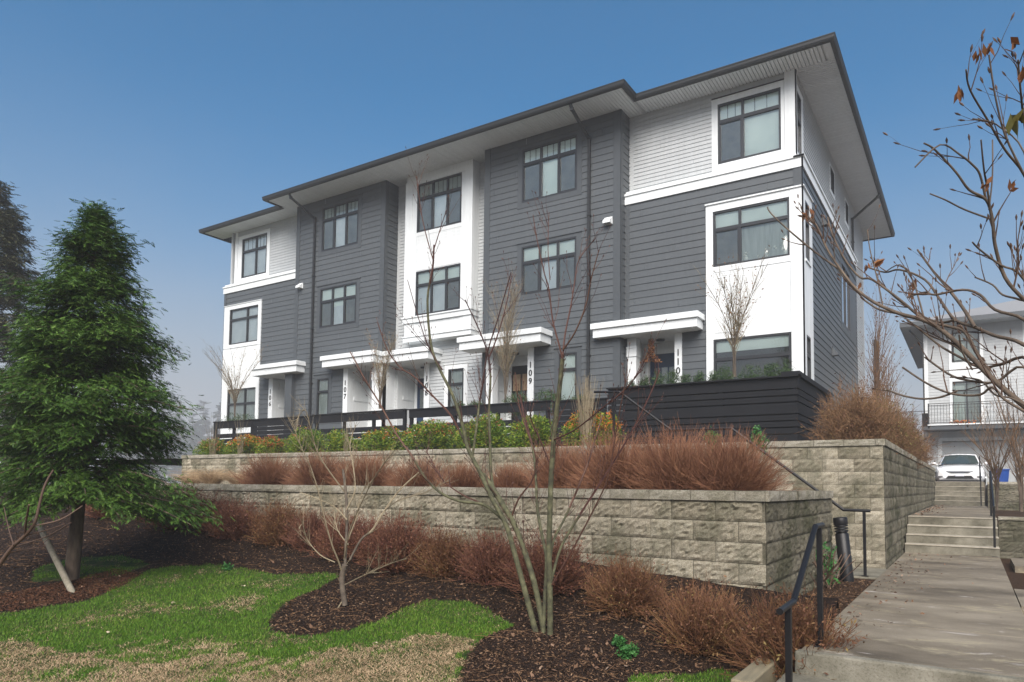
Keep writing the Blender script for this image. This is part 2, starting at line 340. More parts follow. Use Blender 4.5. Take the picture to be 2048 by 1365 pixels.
def window(root,P,a0,a1,z0,z1,vert=(),trans=None,lower=None,panes=None,blind='blind',label=None,grille=False,fw=.055):
    """vert: list of mullion centres; trans: transom z; panes: dict pane index -> 'screen' (lower row)"""
    f=MB(); o0,o1=-.06,.025
    P.box(f,a0,a0+fw,o0,o1,z0,z1); P.box(f,a1-fw,a1,o0,o1,z0,z1)
    P.box(f,a0+fw,a1-fw,o0,o1,z1-fw,z1); P.box(f,a0+fw,a1-fw,o0,o1,z0,z0+fw)
    if trans: P.box(f,a0+fw,a1-fw,o0,o1-.004,trans-.045,trans+.045)
    for v in vert:
        P.box(f,v-.035,v+.035,o0,o1-.008,z0+fw,z1-fw)
    xs=[a0+fw]+sorted(vert)+[a1-fw]
    if grille and trans:
        for c0,c1 in zip(xs[:-1],xs[1:]):
            k=2 if c1-c0>.55 else 1
            for i in range(1,k+1): P.box(f,c0+(c1-c0)*i/(k+1)-.006,c0+(c1-c0)*i/(k+1)+.006,-.045,-.03,trans+.045,z1-fw)
    w_=f.build('window',M['frame'],root)
    if label: w_['label']=label
    g=MB(); P.quad(g,a0+fw,a1-fw,-.022,z0+fw,z1-fw); g.build('pane',M['glass'],w_)
    kinds=blind if isinstance(blind,(list,tuple)) else [blind]
    b=MB(); P.quad(b,a0,a1,-.075,z0,z1)
    b.build('blind',M[kinds[0]],w_)
    if len(kinds)>1:
        zt=z1-(z1-z0)*kinds[2]; c=MB(); P.quad(c,a0,a1,-.064,zt,z1); c.build('blind',M[kinds[1]],w_)
    rv=MB()                                             # reveal
    for q in ((a0,a0+.001,z0,z1),(a1-.001,a1,z0,z1)): P.box(rv,q[0],q[1],-.08,-.06,q[2],q[3])
    P.box(rv,a0,a1,-.08,-.06,z1-.001,z1); P.box(rv,a0,a1,-.08,-.06,z0,z0+.001); rv.build('reveal',M['room'],w_)
    if panes:
        zt=(trans-.045) if trans else z1-fw
        for i in panes:
            s=MB(); c0,c1=xs[i]+(.035 if i>0 else 0),xs[i+1]-(.035 if i<len(xs)-2 else 0)
            for q in ((c0,c0+.03,z0+fw,zt),(c1-.03,c1,z0+fw,zt)): P.box(s,q[0],q[1],-.01,.012,q[2],q[3])
            P.box(s,c0+.03,c1-.03,-.01,.012,zt-.03,zt); P.box(s,c0+.03,c1-.03,-.01,.012,z0+fw,z0+fw+.03)
            s.build('sash',M['frame'],w_)
            s=MB(); P.quad(s,c0+.03,c1-.03,-.03,z0+fw+.03,zt-.03); s.build('insect_screen',M['screen'],w_)
    return w_
def casing(root,P,a0,a1,z0,z1,wl,wr,wt,wb,m,proud=.024,cap=True,name='window_trim'):
    t=MB(); P.box(t,a0-wl,a0,-.03,proud,z0-wb,z1+wt); P.box(t,a1,a1+wr,-.03,proud,z0-wb,z1+wt)
    P.box(t,a0,a1,-.03,proud-.002,z1,z1+wt); P.box(t,a0,a1,-.03,proud-.002,z0-wb,z0)
    if cap: P.box(t,a0-wl-.02,a1+wr+.02,-.02,proud+.025,z1+wt,z1+wt+.025)
    return t.build(name,m,root)
Yt,Yd,Yu,Y8,Yb=19.5,19.81,20.12,20.2,19.8
XR,XU=-3.65,-3.85; ZS=13.15
PT,PD,PU,P8,PB=[Plane('x',y,-1) for y in (Yt,Yd,Yu,Y8,Yb)]
PR,PRU=Plane('y',XR,1),Plane('y',XU,1)
GZ=2.9; EX=.2085; EW=.1225
# ---- dark siding
def dwall(openings,a0,a1,z0,z1,P,ex,m,name='wall'):
    s=MB(); siding(s,P.ax,a0,a1,z0,z1,P.p,P.s,ex,openings); return s.build(name,m,H)
dwall([(-8.66,-6.98,GZ,6.2),(-6.25,XR,GZ,9.69)],-8.78,XR,2.5,10.3,PD,EX,M['dark'])
dwall([(-28.62,-26,GZ-.4,9.6),(-25.35,-23.7,GZ,6.2)],-28.69,-23.45,2.5,10.3,PD,EX,M['dark'])
W109=[(-12.34,-10.28,10.96,12.77),(-12.33,-10.29,7.86,9.47),(-10.89,-10.25,4.25,5.78),(-13.7,-11.81,GZ,6.2)]
W107=[(-21.95,-19.88,10.96,12.77),(-21.95,-19.9,7.83,9.44),(-22.0,-21.31,4.25,5.78),(-20.49,-18.62,GZ,6.2)]
dwall(W109,-13.85,-8.78,2.5,ZS,PT,EX,M['dark']); dwall(W107,-23.45,-18.47,2.5,ZS,PT,EX,M['dark'])
PE=Plane('y',-8.78,1); PE7=Plane('y',-18.47,1)
dwall([],Yt,Yd,2.5,10.35,PE,EX,M['dark']); dwall([],Yt,Yu,10.35,ZS,PE,EX,M['dark'])
dwall([],Yt,Y8,6.55,ZS,PE7,EX,M['dark'])
s=MB(); s.box(-23.45,-23.44,Yt,Yu,2.5,ZS); s.box(-13.85,-13.84,Yt,Y8,2.5,ZS); s.build('wall',M['dark'],H)
# upper light siding
dwall([(-6.17,XU,10.72,13.0)],-8.78,XU,10.5,ZS,PU,EW,M['lightsiding']); dwall([(-28.3,-25.97,10.72,12.93)],-28.42,-23.45,10.5,ZS,PU,EW,M['lightsiding'])
dwall([(-17.66,-14.6,6.9,ZS),(-15.87,-15.17,4.25,5.78),(-18.36,-16.73,GZ,6.2)],-18.47,-13.85,2.5,ZS,P8,EW,M['lightsiding'])
# side wall
dwall([(19.81,21.06,2.5,9.68),(26.5,28.5,7.3,9.55)],Yd,30.4,2.0,10.4,PR,EX,M['dark'])
dwall([(20.1,21.06,10.7,12.8),(25.75,26.68,11.75,12.75),(29.2,30.0,11.75,12.75)],Yu,34.45,10.4,ZS,PRU,EW,M['lightsiding'])
dwall([],30.4,34.45,1.6,10.4,PRU,EW,M['lightsiding'])
s=MB(); s.box(-28.4,-3.9,34.4,34.45,1.8,ZS); s.box(-28.6,-28.5,20,34.4,1.8,ZS); s.box(XU,XR,30.38,30.4,1.8,10.4)
s.box(-28.5,-3.9,20.9,20.95,6.3,ZS)
s.build_each('wall',M['lightsiding'],H)
# ---- corner boards
c=MB()
for x0,x1,P,z0,z1 in ((-9.02,-8.765,PT,2.5,ZS),(-13.865,-13.63,PT,2.5,ZS),(-23.465,-23.25,PT,2.5,ZS),(-18.7,-18.455,PT,6.5,ZS),(-28.69,-28.52,PD,9.64,10.24),(-3.86,XR+.02,PD,9.7,10.24)):
    P.box(c,x0,x1,0,.03,z0,z1)
PE.box(c,Yt-.03,Yt+.13,0,.022,2.5,ZS); PE7.box(c,Yt-.03,Yt+.13,0,.022,6.5,ZS); PR.box(c,30.25,30.4,0,.02,2,10.24); PR.box(c,Yd-.03,Yd+.12,0,.02,9.7,10.24)
PD.box(c,-8.745,-8.62,0,.02,2.5,10.24)
c.build_each('corner_board',M['darktrim'],H)
c=MB(); PU.box(c,-8.74,-8.62,0,.02,10.5,ZS); P8.box(c,-18.45,-18.33,0,.02,6.5,ZS); P8.box(c,-13.97,-13.86,0,.02,2.5,ZS); PRU.box(c,34.3,34.47,0,.02,1.8,ZS); PRU.box(c,20.09,20.14,0,.02,10.6,ZS)
PU.box(c,-8.6,-6.2,0,.012,ZS-.2,ZS-.002); PRU.box(c,21.1,34.3,0,.012,ZS-.14,ZS-.002)
c.build_each('corner_board',M['lightsiding'],H)
# ---- band between second and third storey
def band(a0,a1,side=None):
    b=MB(); PD.box(b,a0,a1,0,.05,10.24,10.5); PD.box(b,a0-.02,a1+.03,-.31,.085,10.5,10.56); PD.box(b,a0,a1-.2,-.31,-.02,10.56,10.66)
    if side:
        PR.box(b,Yd-.05,30.4,0,.05,10.24,10.5); PR.box(b,Yd-.085,30.42,-.2,.085,10.501,10.561); PR.box(b,Yu,30.4,-.21,-.1,10.56,10.64)
    return b.build('storey_band',M['white'],H)
band(-8.82,XR+.052,True); band(-28.74,-23.47)
# ---- windows of the right end unit
casing(H,PU,-5.99,-4.23,10.98,12.77,.18,.09,.14,.2,M['white'])
window(H,PU,-5.99,-4.23,10.98,12.77,(-5.28,),12.24,panes=(0,),blind='blind',grille=True)
c=MB(); PU.box(c,-4.13,XU+.03,-.02,.045,10.66,ZS); PRU.box(c,Yu-.045,Yu+.08,0,.03,10.66,ZS); PRU.box(c,20.8,21.06,0,.03,10.7,12.78); PRU.box(c,20.2,20.8,0,.028,12.62,12.78); PRU.box(c,20.08,21.06,0,.028,10.66,10.88); c.build('window_trim',M['white'],H)
window(H,PRU,20.2,20.8,10.88,12.62,(),11.9,blind='blind')
casing(H,PD,-6.05,-3.97,7.86,9.47,.2,.02,.2,.16,M['white'],.05)
window(H,PD,-6.05,-3.97,7.86,9.47,(-5.3,),8.94,panes=(0,),blind=['curtain','blind',.36])  # pale curtain tone stands in for the reflection in the lower panes
c=MB(); PD.box(c,-3.95,XR+.03,-.02,.055,GZ-.3,9.68); PD.box(c,-6.25,-6.05,-.02,.055,GZ-.3,7.7); PD.box(c,-6.27,XR+.05,-.02,.09,9.68,9.72)
PR.box(c,Yd-.055,20.06,0,.03,GZ-.3,9.68); PR.box(c,20.66,21.06,0,.03,GZ-.3,9.68); PR.box(c,20.06,20.66,0,.028,9.43,9.68); PR.box(c,20.06,20.66,0,.028,5.73,7.81); PR.box(c,20.06,20.66,0,.028,GZ-.3,3.9)
PR.box(c,Yd-.09,21.08,0,.07,9.681,9.721); PR.box(c,20.0,20.72,.03,.06,7.72,7.78); PD.box(c,-6.05,-3.95,-.03,.03,5.78,7.7); PD.box(c,-5.28,-5.2,-.02,.04,5.9,7.7); PD.box(c,-6.05,-3.95,-.02,.036,5.78,5.94); PD.box(c,-5.2,-3.95,0,.034,5.94,7.7)
PD.box(c,-6.05,-3.95,-.03,.03,GZ-.3,3.95); c.build('window_trim',M['white'],H)
s=MB(); siding(s,'x',-6.04,-5.3,5.95,7.69,Yd-.034,-1,.062,lap=.006); s.build('beaded_panel',M['white'],H)
window(H,PR,20.06,20.66,7.81,9.43,(),8.9,blind='curtain'); window(H,PR,20.06,20.66,3.9,5.73,(),5.2,blind='curtain')
window(H,PD,-6.05,-3.97,3.95,5.78,(),5.2,blind=['room','blind',.2],label='ground-floor window behind the planter shrubs')
# side wall windows
casing(H,PR,26.5,28.5,7.33,9.52,.16,1.6,.16,.2,M['darktrim'])
window(H,PR,26.5,28.5,7.33,9.52,(27.5,),None,blind='blue_curtain')
for a,b in ((25.75,26.6),(29.2,30.0)):
    casing(H,PRU,a,b,11.85,12.68,.1,.1,.06,.12,M['white'],.03,cap=False); window(H,PRU,a,b,11.85,12.68,(),None,blind='curtain')
# ---- tower windows
for a0,a1,z0,z1,v,kind,pn,gr in ((-12.34,-10.28,10.96,12.77,(-11.62,-10.96),['blind','blind',.2],(0,2),True),(-12.33,-10.29,7.86,9.47,(-11.64,-10.97),['blue_curtain','blind',.3],(0,2),False),
        (-21.95,-19.88,10.96,12.77,(-21.25,-20.58),['blue_curtain','curtain',.3],(0,2),True),(-21.95,-19.9,7.83,9.44,(-21.25,-20.58),['blue_curtain','blind',.5],(0,2),False)):
    casing(H,PT,a0,a1,z0,z1,.17,.17,.11,.18,M['darktrim']); window(H,PT,a0,a1,z0,z1,v,z0+(z1-z0)*.715 if gr else z0+(z1-z0)*.66,blind=kind,panes=pn,grille=gr)
for a0,a1,bl in ((-10.89,-10.25,'blind'),(-22.0,-21.31,'curtain')):
    casing(H,PT,a0,a1,4.25,5.78,.16,.16,.16,.16,M['darktrim']); window(H,PT,a0,a1,4.25,5.78,(),5.25,blind=bl,panes=(0,) if 0 else None)
# ---- white bay in the middle
b=MB(); x0,x1=-17.66,-14.6
PB.box(b,x0,-17.15,-.4,.03,6.95,ZS); PB.box(b,-15.07,x1+.01,-.4,.03,6.95,ZS)
PB.box(b,x0-.04,x0+.3,-.1,.055,7.66,12.95); PB.box(b,x1-.3,x1+.03,-.1,.055,7.66,12.95)
PB.box(b,-17.15,-15.07,-.4,.028,12.78,ZS); PB.box(b,-17.36,-14.9,-.1,.05,12.8,12.95)
PB.box(b,-17.15,-15.07,-.4,.02,9.47,10.94); PB.box(b,-17.15,-15.07,-.1,.034,10.8,10.94)
PB.box(b,-17.15,-15.07,-.4,.02,7.0,7.82)
PB.box(b,x0-.06,x1+.06,-.4,.085,7.56,7.78); PB.box(b,x0-.08,x1+.09,-.41,.12,7.74,7.79); PB.box(b,x0-.04,x1+.04,-.4,.06,6.86,7.06); PB.box(b,x0-.07,x1+.07,-.41,.095,7.03,7.07)
PB.box(b,-17.66+.02,-17.36,0,.04,7.1,7.56); PB.box(b,x1-.3,x1+.02,0,.04,7.1,7.56)
b.build('bay',M['white'],H)
s=MB(); siding(s,'x',-17.14,-15.08,9.5,10.79,Yb-.024,-1,.062,lap=.006); s.build('beaded_panel',M['white'],H)
s=MB(); PB.quad(s,-17.15,-15.07,-.3,7.8,12.8); s.build('bay_interior',M['room'],H)
window(H,PB,-17.15,-15.07,10.94,12.78,(-16.42,-15.74),12.22,blind=['blue_curtain','curtain',.28],panes=(0,2),grille=True)
window(H,PB,-17.15,-15.07,7.82,9.47,(-16.42,-15.74),8.94,blind=['blue_curtain','blind',.33],panes=(2,))
casing(H,P8,-15.87,-15.17,4.25,5.78,.17,.17,.17,.17,M['white']); window(H,P8,-15.87,-15.17,4.25,5.78,(),5.22,blind='curtain')
# ---- left end unit
casing(H,PU,-27.93,-26.18,10.94,12.76,.3,.2,.13,.2,M['white']); window(H,PU,-27.93,-26.18,10.94,12.76,(-26.95,),12.15,blind='blue_curtain',grille=True)
casing(H,PD,-28.23,-26.2,7.82,9.44,.38,.2,.18,.16,M['white'],.05); window(H,PD,-28.23,-26.2,7.82,9.44,(-27.0,),8.95,blind='blue_curtain')
c=MB(); PD.box(c,-28.61,-28.21,-.02,.05,GZ-.4,7.64); PD.box(c,-26.21,-26.0,-.02,.05,GZ-.4,7.64); PD.box(c,-28.21,-26.21,-.03,.03,5.78,7.64); PD.box(c,-28.21,-26.21,-.03,.03,GZ-.4,4.2); PU.box(c,-28.42,-28.24,-.02,.045,10.6,ZS)
c.build_each('window_trim',M['white'],H)
window(H,PD,-28.21,-26.21,4.2,5.78,(-27.0,),5.1,blind='curtain')
# ---- porches: recess, columns, door, canopy
def porch(P,a0,a1,depth,col,num,door,canopy,doormat,col2=None,lamp=None,ztop=6.2,doorz=5.73):
    r=MB(); zf=GZ
    P.box(r,a0-.06,a0,-depth,-.0,zf,ztop); P.box(r,a1,a1+.06,-depth,-.0,zf,ztop); P.box(r,a0-.06,a1+.06,-depth-.05,-depth,zf,ztop+.05)
    for q in (a0+.001,): P.box(r,q,q+.02,-depth,-.32,zf+1.95,zf+2.1)
    P.box(r,a0,a0+.03,-depth+.01,-.3,5.65,5.9)
    r.build('porch_recess',M['white'],H)
    f=MB(); P.box(f,a0,a1,-depth,0,zf-.3,zf+.02); f.build('porch_floor',M['concrete'],H)
    d0,d1=door; dr=MB(); P.box(dr,d0,d1,-depth,-depth+.05,zf+.02,doorz)
    for i in (0,1): P.box(dr,d0+.12+i*(d1-d0)/2*.98,d0+(i+1)*(d1-d0)/2-.04,-depth+.05,-depth+.065,zf+.3,zf+1.4)
    D=dr.build('door',doormat,H)
    g=MB(); n=3; dw=(d1-d0-.24)/n
    for i in range(n): P.quad(g,d0+.12+i*dw+.02,d0+.12+(i+1)*dw-.02,-depth+.056,zf+1.55,doorz-.42)
    g.build('door_glass',M['glass'],D)
    g=MB(); P.box(g,d0+.14,d1-.14,-depth+.05,-depth+.054,zf+1.55,doorz-.42); g.build('door_glass_backing',M['screen'],D)
    t=MB(); P.box(t,d0+.14,d1-.14,-depth+.045,-depth+.075,doorz-.43,doorz-.4); P.box(t,d0+.14,d1-.14,-depth+.045,-depth+.075,zf+1.52,zf+1.56); [P.box(t,d0+.12+i*dw-.02,d0+.12+i*dw+.02,-depth+.046,-depth+.073,zf+1.56,doorz-.43) for i in (1,2)]; t.build('door_glass_frame',doormat,D)
    h=MB(); P.box(h,d0+.05,d0+.08,-depth+.05,-depth+.11,zf+.9,zf+1.15); h.build('handle',M['black'],D)
    t=MB(); P.box(t,d0-.13,d0,-depth,-depth+.07,zf,doorz+.13); P.box(t,d1,d1+.13,-depth,-depth+.07,zf,doorz+.13); P.box(t,d0,d1,-depth,-depth+.068,doorz,doorz+.13); t.build('door_trim',M['white'],H)
    c=MB(); 
    for cc in [col]+([col2] if col2 else []):
        P.box(c,cc[0]-.005,cc[1]+.005,-.28,.035,zf,ztop); 
    if col2:
        P.box(c,col2[0]-.02,col2[1]+.025,-.3,.06,5.52,5.58); P.box(c,col2[0]-.025,col2[1]+.03,-.31,.065,5.78,5.82); P.box(c,col2[0]-.02,col2[1]+.02,-.3,.05,5.58,5.78)
    c.build('porch_column',M['white'],H)
    x0,x1,yf=canopy; P_=P; o=P.p-yf; cn=MB(); P.box(cn,x0+.06,x1-.06,-.02,o-.06,6.1,6.36); P.box(cn,x0,x1,-.02,o,6.36,6.53)
    cnp=cn.build('porch_canopy',M['white'],H,bevel=.008)
    sf=MB(); x=x0+.16
    while x<x1-.2: P.box(sf,x,x+.088,-depth+.02 if a0<x<a1 else 0.03,o-.1,6.085,6.099); x+=.1
    sf.build('canopy_soffit',M['soffit'],cnp)
    fl=MB(); P.box(fl,x0+.04,x1-.04,-.02,o-.05,6.53,6.545); fl.build('canopy_flashing',M['white'],cnp)
    if lamp is not None:
        l=MB(); l.lathe((lamp,P.p+.55,6.04),[(0,-.012),(.1,-.012),(.13,.0),(.135,.045)],20); l.build('porch_lamp',M['black'],cnp)
    cu=bpy.data.curves.new('house_number','FONT'); cu.body='\n'.join(num); cu.size=.27; cu.space_line=.98; cu.align_x='CENTER'; cu.extrude=.006; cu.offset=.004
    tx=bpy.data.objects.new('tmp_text',cu); COL.objects.link(tx); bpy.context.view_layer.update()
    me=bpy.data.meshes.new_from_object(tx.evaluated_get(bpy.context.evaluated_depsgraph_get())); bpy.data.objects.remove(tx)
    o_=bpy.data.objects.new('house_number',me); COL.objects.link(o_); me.materials.append(M['number']); o_.parent=H
    o_.location=Vector(((col[0]+col[1])/2,P.p-.042,5.42))-Vector(ORG[H.name]); o_.rotation_euler=(R(90),0,0)
    o_['label']='black house number '+num
porch(PD,-8.66,-7.19,1.09,(-7.19,-6.98),'110',(-8.38,-7.42),(-9.65,-6.3,19.19),M['navy'],(-8.68,-8.4),-7.85)
porch(PT,-13.6,-12.05,1.1,(-12.04,-11.82),'109',(-13.35,-12.45),(-14.42,-11.13,18.76),M['blackdoor'],(-13.68,-13.42),-12.9)
porch(P8,-18.34,-16.99,1.0,(-16.99,-16.75),'108',(-18.15,-17.2),(-18.5,-16.15,19.35),M['navy'],None,-17.5)
porch(PT,-20.26,-18.75,1.1,(-20.49,-20.26),'107',(-19.95,-19.0),(-21.22,-18.35,18.9),M['blackdoor'],(-18.95,-18.7),-19.4)
porch(PD,-25.1,-23.72,1.1,(-25.35,-25.1),'106',(-24.85,-23.95),(-25.6,-22.7,18.99),M['white'],None,-24.1)
c=MB(); PD.box(c,-23.72,-23.45,-.3,.02,GZ,6.2); PE7.box(c,Yt,Y8,0,.02,GZ-.3,6.53); PT.box(c,-18.72,-18.45,-.2,.03,GZ-.3,6.2); c.build_each('porch_side_panel',M['white'],H)
s=MB(); s.box(-23.72,-23.3,19.3,19.79,2.5,6.1); s.build_each('corner_board',M['darktrim'],H)
# ---- roof, soffit, gutters
out=[(-29.7,19.25),(-24.0,19.25),(-24.0,18.35),(-8.25,18.35),(-8.25,19.25),(-2.82,19.25),(-2.82,36.0),(-29.7,36.0)]
sf=MB(); g=.1
def strips_y(x0,x1,y0,y1):
    n=int(round((x1-x0)/g))
    for i in range(n):
        x=x0+i*g; sf.box(x+.009,x+g-.009,y0,y1,ZS,ZS+.012)
    sf.box(x0,x1,y0,y1,ZS+.045,ZS+.055)
strips_y(-29.7,-24.0,19.25,20.3); strips_y(-24.0,-8.25,18.35,20.3); strips_y(-8.25,-3.0,19.25,20.12)
for i in range(int(15.9/g)):
    y=20.12+i*g; 
    if y<36: sf.box(-3.95,-2.82,y+.009,min(y+g-.009,36),ZS,ZS+.012)
sf.box(-3.95,-2.82,20.12,36,ZS+.045,ZS+.055); sf.box(-3.0,-2.82,19.25,20.12,ZS,ZS+.03); sf.box(-29.7,-3.95,34.4,36,ZS,ZS+.03)
sf.build('soffit',M['soffit'],H)
ed=MB(); n=len(out)
for i in range(n):
    a=np.array(out[i]); b=np.array(out[(i+1)%n]); t=(b-a)/np.linalg.norm(b-a); nn=np.array([t[1],-t[0]])
    prof=[(0,-.04),(.03,-.045),(.1,-.03),(.125,.02),(.128,.09),(.14,.1),(.14,.125),(.0,.13)]
    pa=[];pb=[]
    pv=np.array(out[i-1]); nx=np.array(out[(i+2)%n])
    def mit(p,q,r):
        t1=unit(q-p); t2=unit(r-q); n1=np.array([t1[1],-t1[0]]); n2=np.array([t2[1],-t2[0]]); m_=n1+n2; return m_/(1+n1@n2)
    ma,mb_=mit(pv,a,b),mit(a,b,nx)
    vs=[]
    for o_,z in prof: vs.append((*(a+ma*o_),ZS+z)); vs.append((*(b+mb_*o_),ZS+z))
    k=len(prof); ed.add(vs,[(2*j,2*j+1,2*j+3,2*j+2) for j in range(k-1)])
ed.build('gutter',M['gutter'],H)
rf=MB(); zr=ZS+.13
base=[(-29.8,19.15),(-2.72,19.15),(-2.72,36.1),(-29.8,36.1)]; rid=[(-22,27.4),(-10.4,27.4),(-10.4,28),(-22,28)]
vs=[(*p,zr) for p in base]+[(*p,zr+1.1) for p in rid]
rf.add(vs,[(0,1,5,4),(1,2,6,5),(2,3,7,6),(3,0,4,7),(4,5,6,7)]); rf.box(-24.05,-8.2,18.3,19.3,zr-.02,zr+.01); rf.build('roof',M['roof'],H)
# downspouts
def downspout(pts,r=.042):
    d=MB()
    for a,b in zip(pts[:-1],pts[1:]):
        up=(0,0,1) if abs(a[2]-b[2])<.9*math.dist(a,b) else (0,1,0); d.bar(a,b,.085,.065,up)
    for p in pts[1:-1]: d.box(p[0]-.048,p[0]+.048,p[1]-.04,p[1]+.04,p[2]-.05,p[2]+.05)
    zs=pts[-1][2]+.8
    while zs<pts[-2][2]-.5: d.box(pts[-1][0]-.055,pts[-1][0]+.055,pts[-1][1]-.05,pts[-1][1]+.08,zs,zs+.04); zs+=2.2
    d.build('downspout',M['gutter'],H)
downspout([(-9.92,18.33,13.13),(-9.9,18.4,12.98),(-9.82,19.41,12.45),(-9.82,19.41,2.6)])
downspout([(-22.6,18.33,13.13),(-22.58,18.4,12.98),(-22.3,19.41,12.4),(-22.3,19.41,2.6)])
downspout([(-2.76,30.45,13.13),(-2.84,30.45,13.0),(-3.76,30.6,12.35),(-3.76,30.6,1.8)])
# vents and wall lamps
for x,z in ((-9.18,9.73),(-23.12,9.73)):
    v=MB(); v.box(x-.13,x+.13,Yt-.035,Yt,z-.11,z+.12)
    v.add([(x-.12,Yt-.03,z+.11),(x+.12,Yt-.03,z+.11),(x+.12,Yt-.2,z-.02),(x-.12,Yt-.2,z-.02),(x-.12,Yt-.03,z-.1),(x+.12,Yt-.03,z-.1),(x+.12,Yt-.2,z-.1),(x-.12,Yt-.2,z-.1)],[(0,1,2,3),(0,3,7,4),(1,5,6,2),(2,6,7,3)])
    v.build('wall_vent',M['white'],H)
for y,z in ((24.4,5.95),(22.75,9.65)):
    v=MB(); v.box(XR,XR+.03,y-.08,y+.08,z-.12,z+.2); v.add([(XR+.02,y-.06,z+.18),(XR+.02,y+.06,z+.18),(XR+.2,y+.11,z-.1),(XR+.2,y-.11,z-.1),(XR+.02,y-.11,z-.12),(XR+.02,y+.11,z-.12)],[(0,1,2,3),(3,2,5,4),(0,3,4,4),(1,5,2,2)])
    v.build('wall_lamp',M['darktrim'],H)
# hanging wreath, string of ornaments, paper bags, window sill pieces
wr=MB(); p0=np.array([-7.86,19.62,5.98]); n_=420; a=rng.uniform(0,6.28,n_); t=rng.uniform(0,1,n_)**.7
rad=.06+.1*t+.2*np.clip((t-.72)/.28,0,1); rad*=rng.uniform(.5,1,n_)
cc=p0+np.stack([rad*np.cos(a),rad*np.sin(a)*.5,-t*.72],1); u=unit(rng.normal(size=(n_,3)))*.045; v_=unit(np.cross(u,rng.normal(size=(n_,3))))*.02
wr.add(*cards(cc,u,v_)); wr.tube([p0+(0,0,.1),p0+(0,0,-.1)],.008,5)
tag(wr.build('wreath',M['brownleaf']),'brown dried wreath hanging from the porch soffit before the blue door','wreath')
og=thing('hanging_ornament','red and green ornament string hanging on the white wall inside the porch numbered 110','ornament',(-8.55,20.3,4.3))
mr=mat('ornament_red',(.75,.1,.04),.5); mg=mat('ornament_green',(.2,.45,.15),.6)
for z,m_,h in ((5.02,mr,.22),(4.45,mr,.22)):
    o=MB(); o.lathe((-8.55,20.3,z),[(.0,-h/2),(.05,-h/2+.03),(.055,0),(.05,h/2-.03),(.0,h/2)],12); o.build('ornament_cylinder',m_,og,True)
for z in (4.72,4.2): o=MB(); o.lathe((-8.55,20.3,z),[(0,-.06),(.035,0),(0,.06)],10); o.build('ornament_bead',mg,og,True)
o=MB(); o.tube([(-8.55,20.3,5.35),(-8.55,20.3,4.2)],.006,5); o.build('string',M['black'],og)
mk=vary('brown_paper',[(.3,(.3,.2,.12)),(.7,(.4,.28,.17))],.85,6)
for i,x in enumerate((-13.1,-12.72)):
    o=MB(); o.box(x-.15,x+.15,20.46,20.53,4.85,5.42); tag(o.build('paper_bag',mk,bevel=.01),['brown paper bag on the dark door numbered 109, farther from the number column','brown paper bag on the dark door numbered 109, next to the number column'][i],'paper bag')
mw=mat('sill_white',(.85,.87,.83),.5); mleaf=island('sill_flower_petals',[(0,(.75,.8,.75)),(1,(.9,.92,.88))],.6)
for x,r_,h,lb in ((-5.15,.1,.16,'white flowers in a low pot on the windowsill next to the mullion'),(-4.84,.05,.12,'small white candle jar on the windowsill'),(-4.6,.09,.2,'white flower bouquet at the middle of the windowsill'),(-4.38,.06,.26,'tall clear-white vase on the windowsill')):
    t_=thing('sill_vase',lb,'vase',(x,Yd+.12,7.92),'white ornaments on the second-floor windowsill')
    o=MB(); o.lathe((x,Yd+.12,7.92),[(0,0),(r_*.6,0),(r_*.75,h*.5),(r_*.5,h)],12); o.build('vase',mw,t_,True)
    k=60; o=MB(); cc=np.array([x,Yd+.12,7.92+h])+rng.normal(size=(k,3))*r_*.5; u=unit(rng.normal(size=(k,3)))*.03; o.add(*cards(cc,u,unit(np.cross(u,rng.normal(size=(k,3))))*.02)); o.build('petals',mleaf,t_)
o=MB(); k=160; cc=np.array([-4.08,Yd+.12,8.2])+rng.normal(size=(k,3))*(.06,.04,.12); u=unit(rng.normal(size=(k,3)))*.06; o.add(*cards(cc,u,unit(np.cross(u,rng.normal(size=(k,3))))*.04)); o.lathe((-4.08,Yd+.12,7.92),[(0,0),(.09,.02),(.12,.3),(.1,.5),(0,.6)],12)
tag(o.build('plush_figure',mw),'large white fluffy ornament at the right end of the second-floor windowsill','ornament')
# ================================================================ ground
def sm(x,a,b): t=np.clip((x-a)/(b-a),0,1); return t*t*(3-2*t)
def G(x,y):
    x=np.asarray(x,float); y=np.asarray(y,float); W=.65+.062*np.clip(-1.9-x,0,11); t=7.1-y
    s=.32*np.clip(t,0,1.6)+.13*np.clip(t-1.6,0,1.5)+.05*np.clip(t-3.1,0,4)
    z=W-s-.17*sm(x,-2.3,-1.35)*sm(t,-.2,.6)
    z=z+.07*np.exp(-((x+3.22)**2+(y-5.5)**2)/.3)+.05*np.exp(-((x+5.35)**2+(y-5.2)**2)/.5)
    z=np.where(y>7.1,.52-.02*(x+1.5),z) if np.ndim(z) else (z if y<=7.1 else .52)
    return z
def gp(px,py):
    d=ray(px,py); t=3.0
    for _ in range(60):
        p=C0+d*t; z=float(G(p[0],p[1])); t2=(z-CZ)/d[2]; t=t*.6+t2*.4 if t2>0 else t*1.1
        t=min(t,40)
    return C0+d*t
def inpoly(x,y,poly):
    c=np.zeros(x.shape,bool); j=len(poly)-1
    for i in range(len(poly)):
        xi,yi=poly[i]; xj,yj=poly[j]
        with np.errstate(divide='ignore',invalid='ignore'):
            c^=((yi>y)!=(yj>y))&(x<(xj-xi)*(y-yi)/(yj-yi+1e-12)+xi)
        j=i
    return c
def wp(l): return [tuple(gp(*p)[:2]) for p in l]
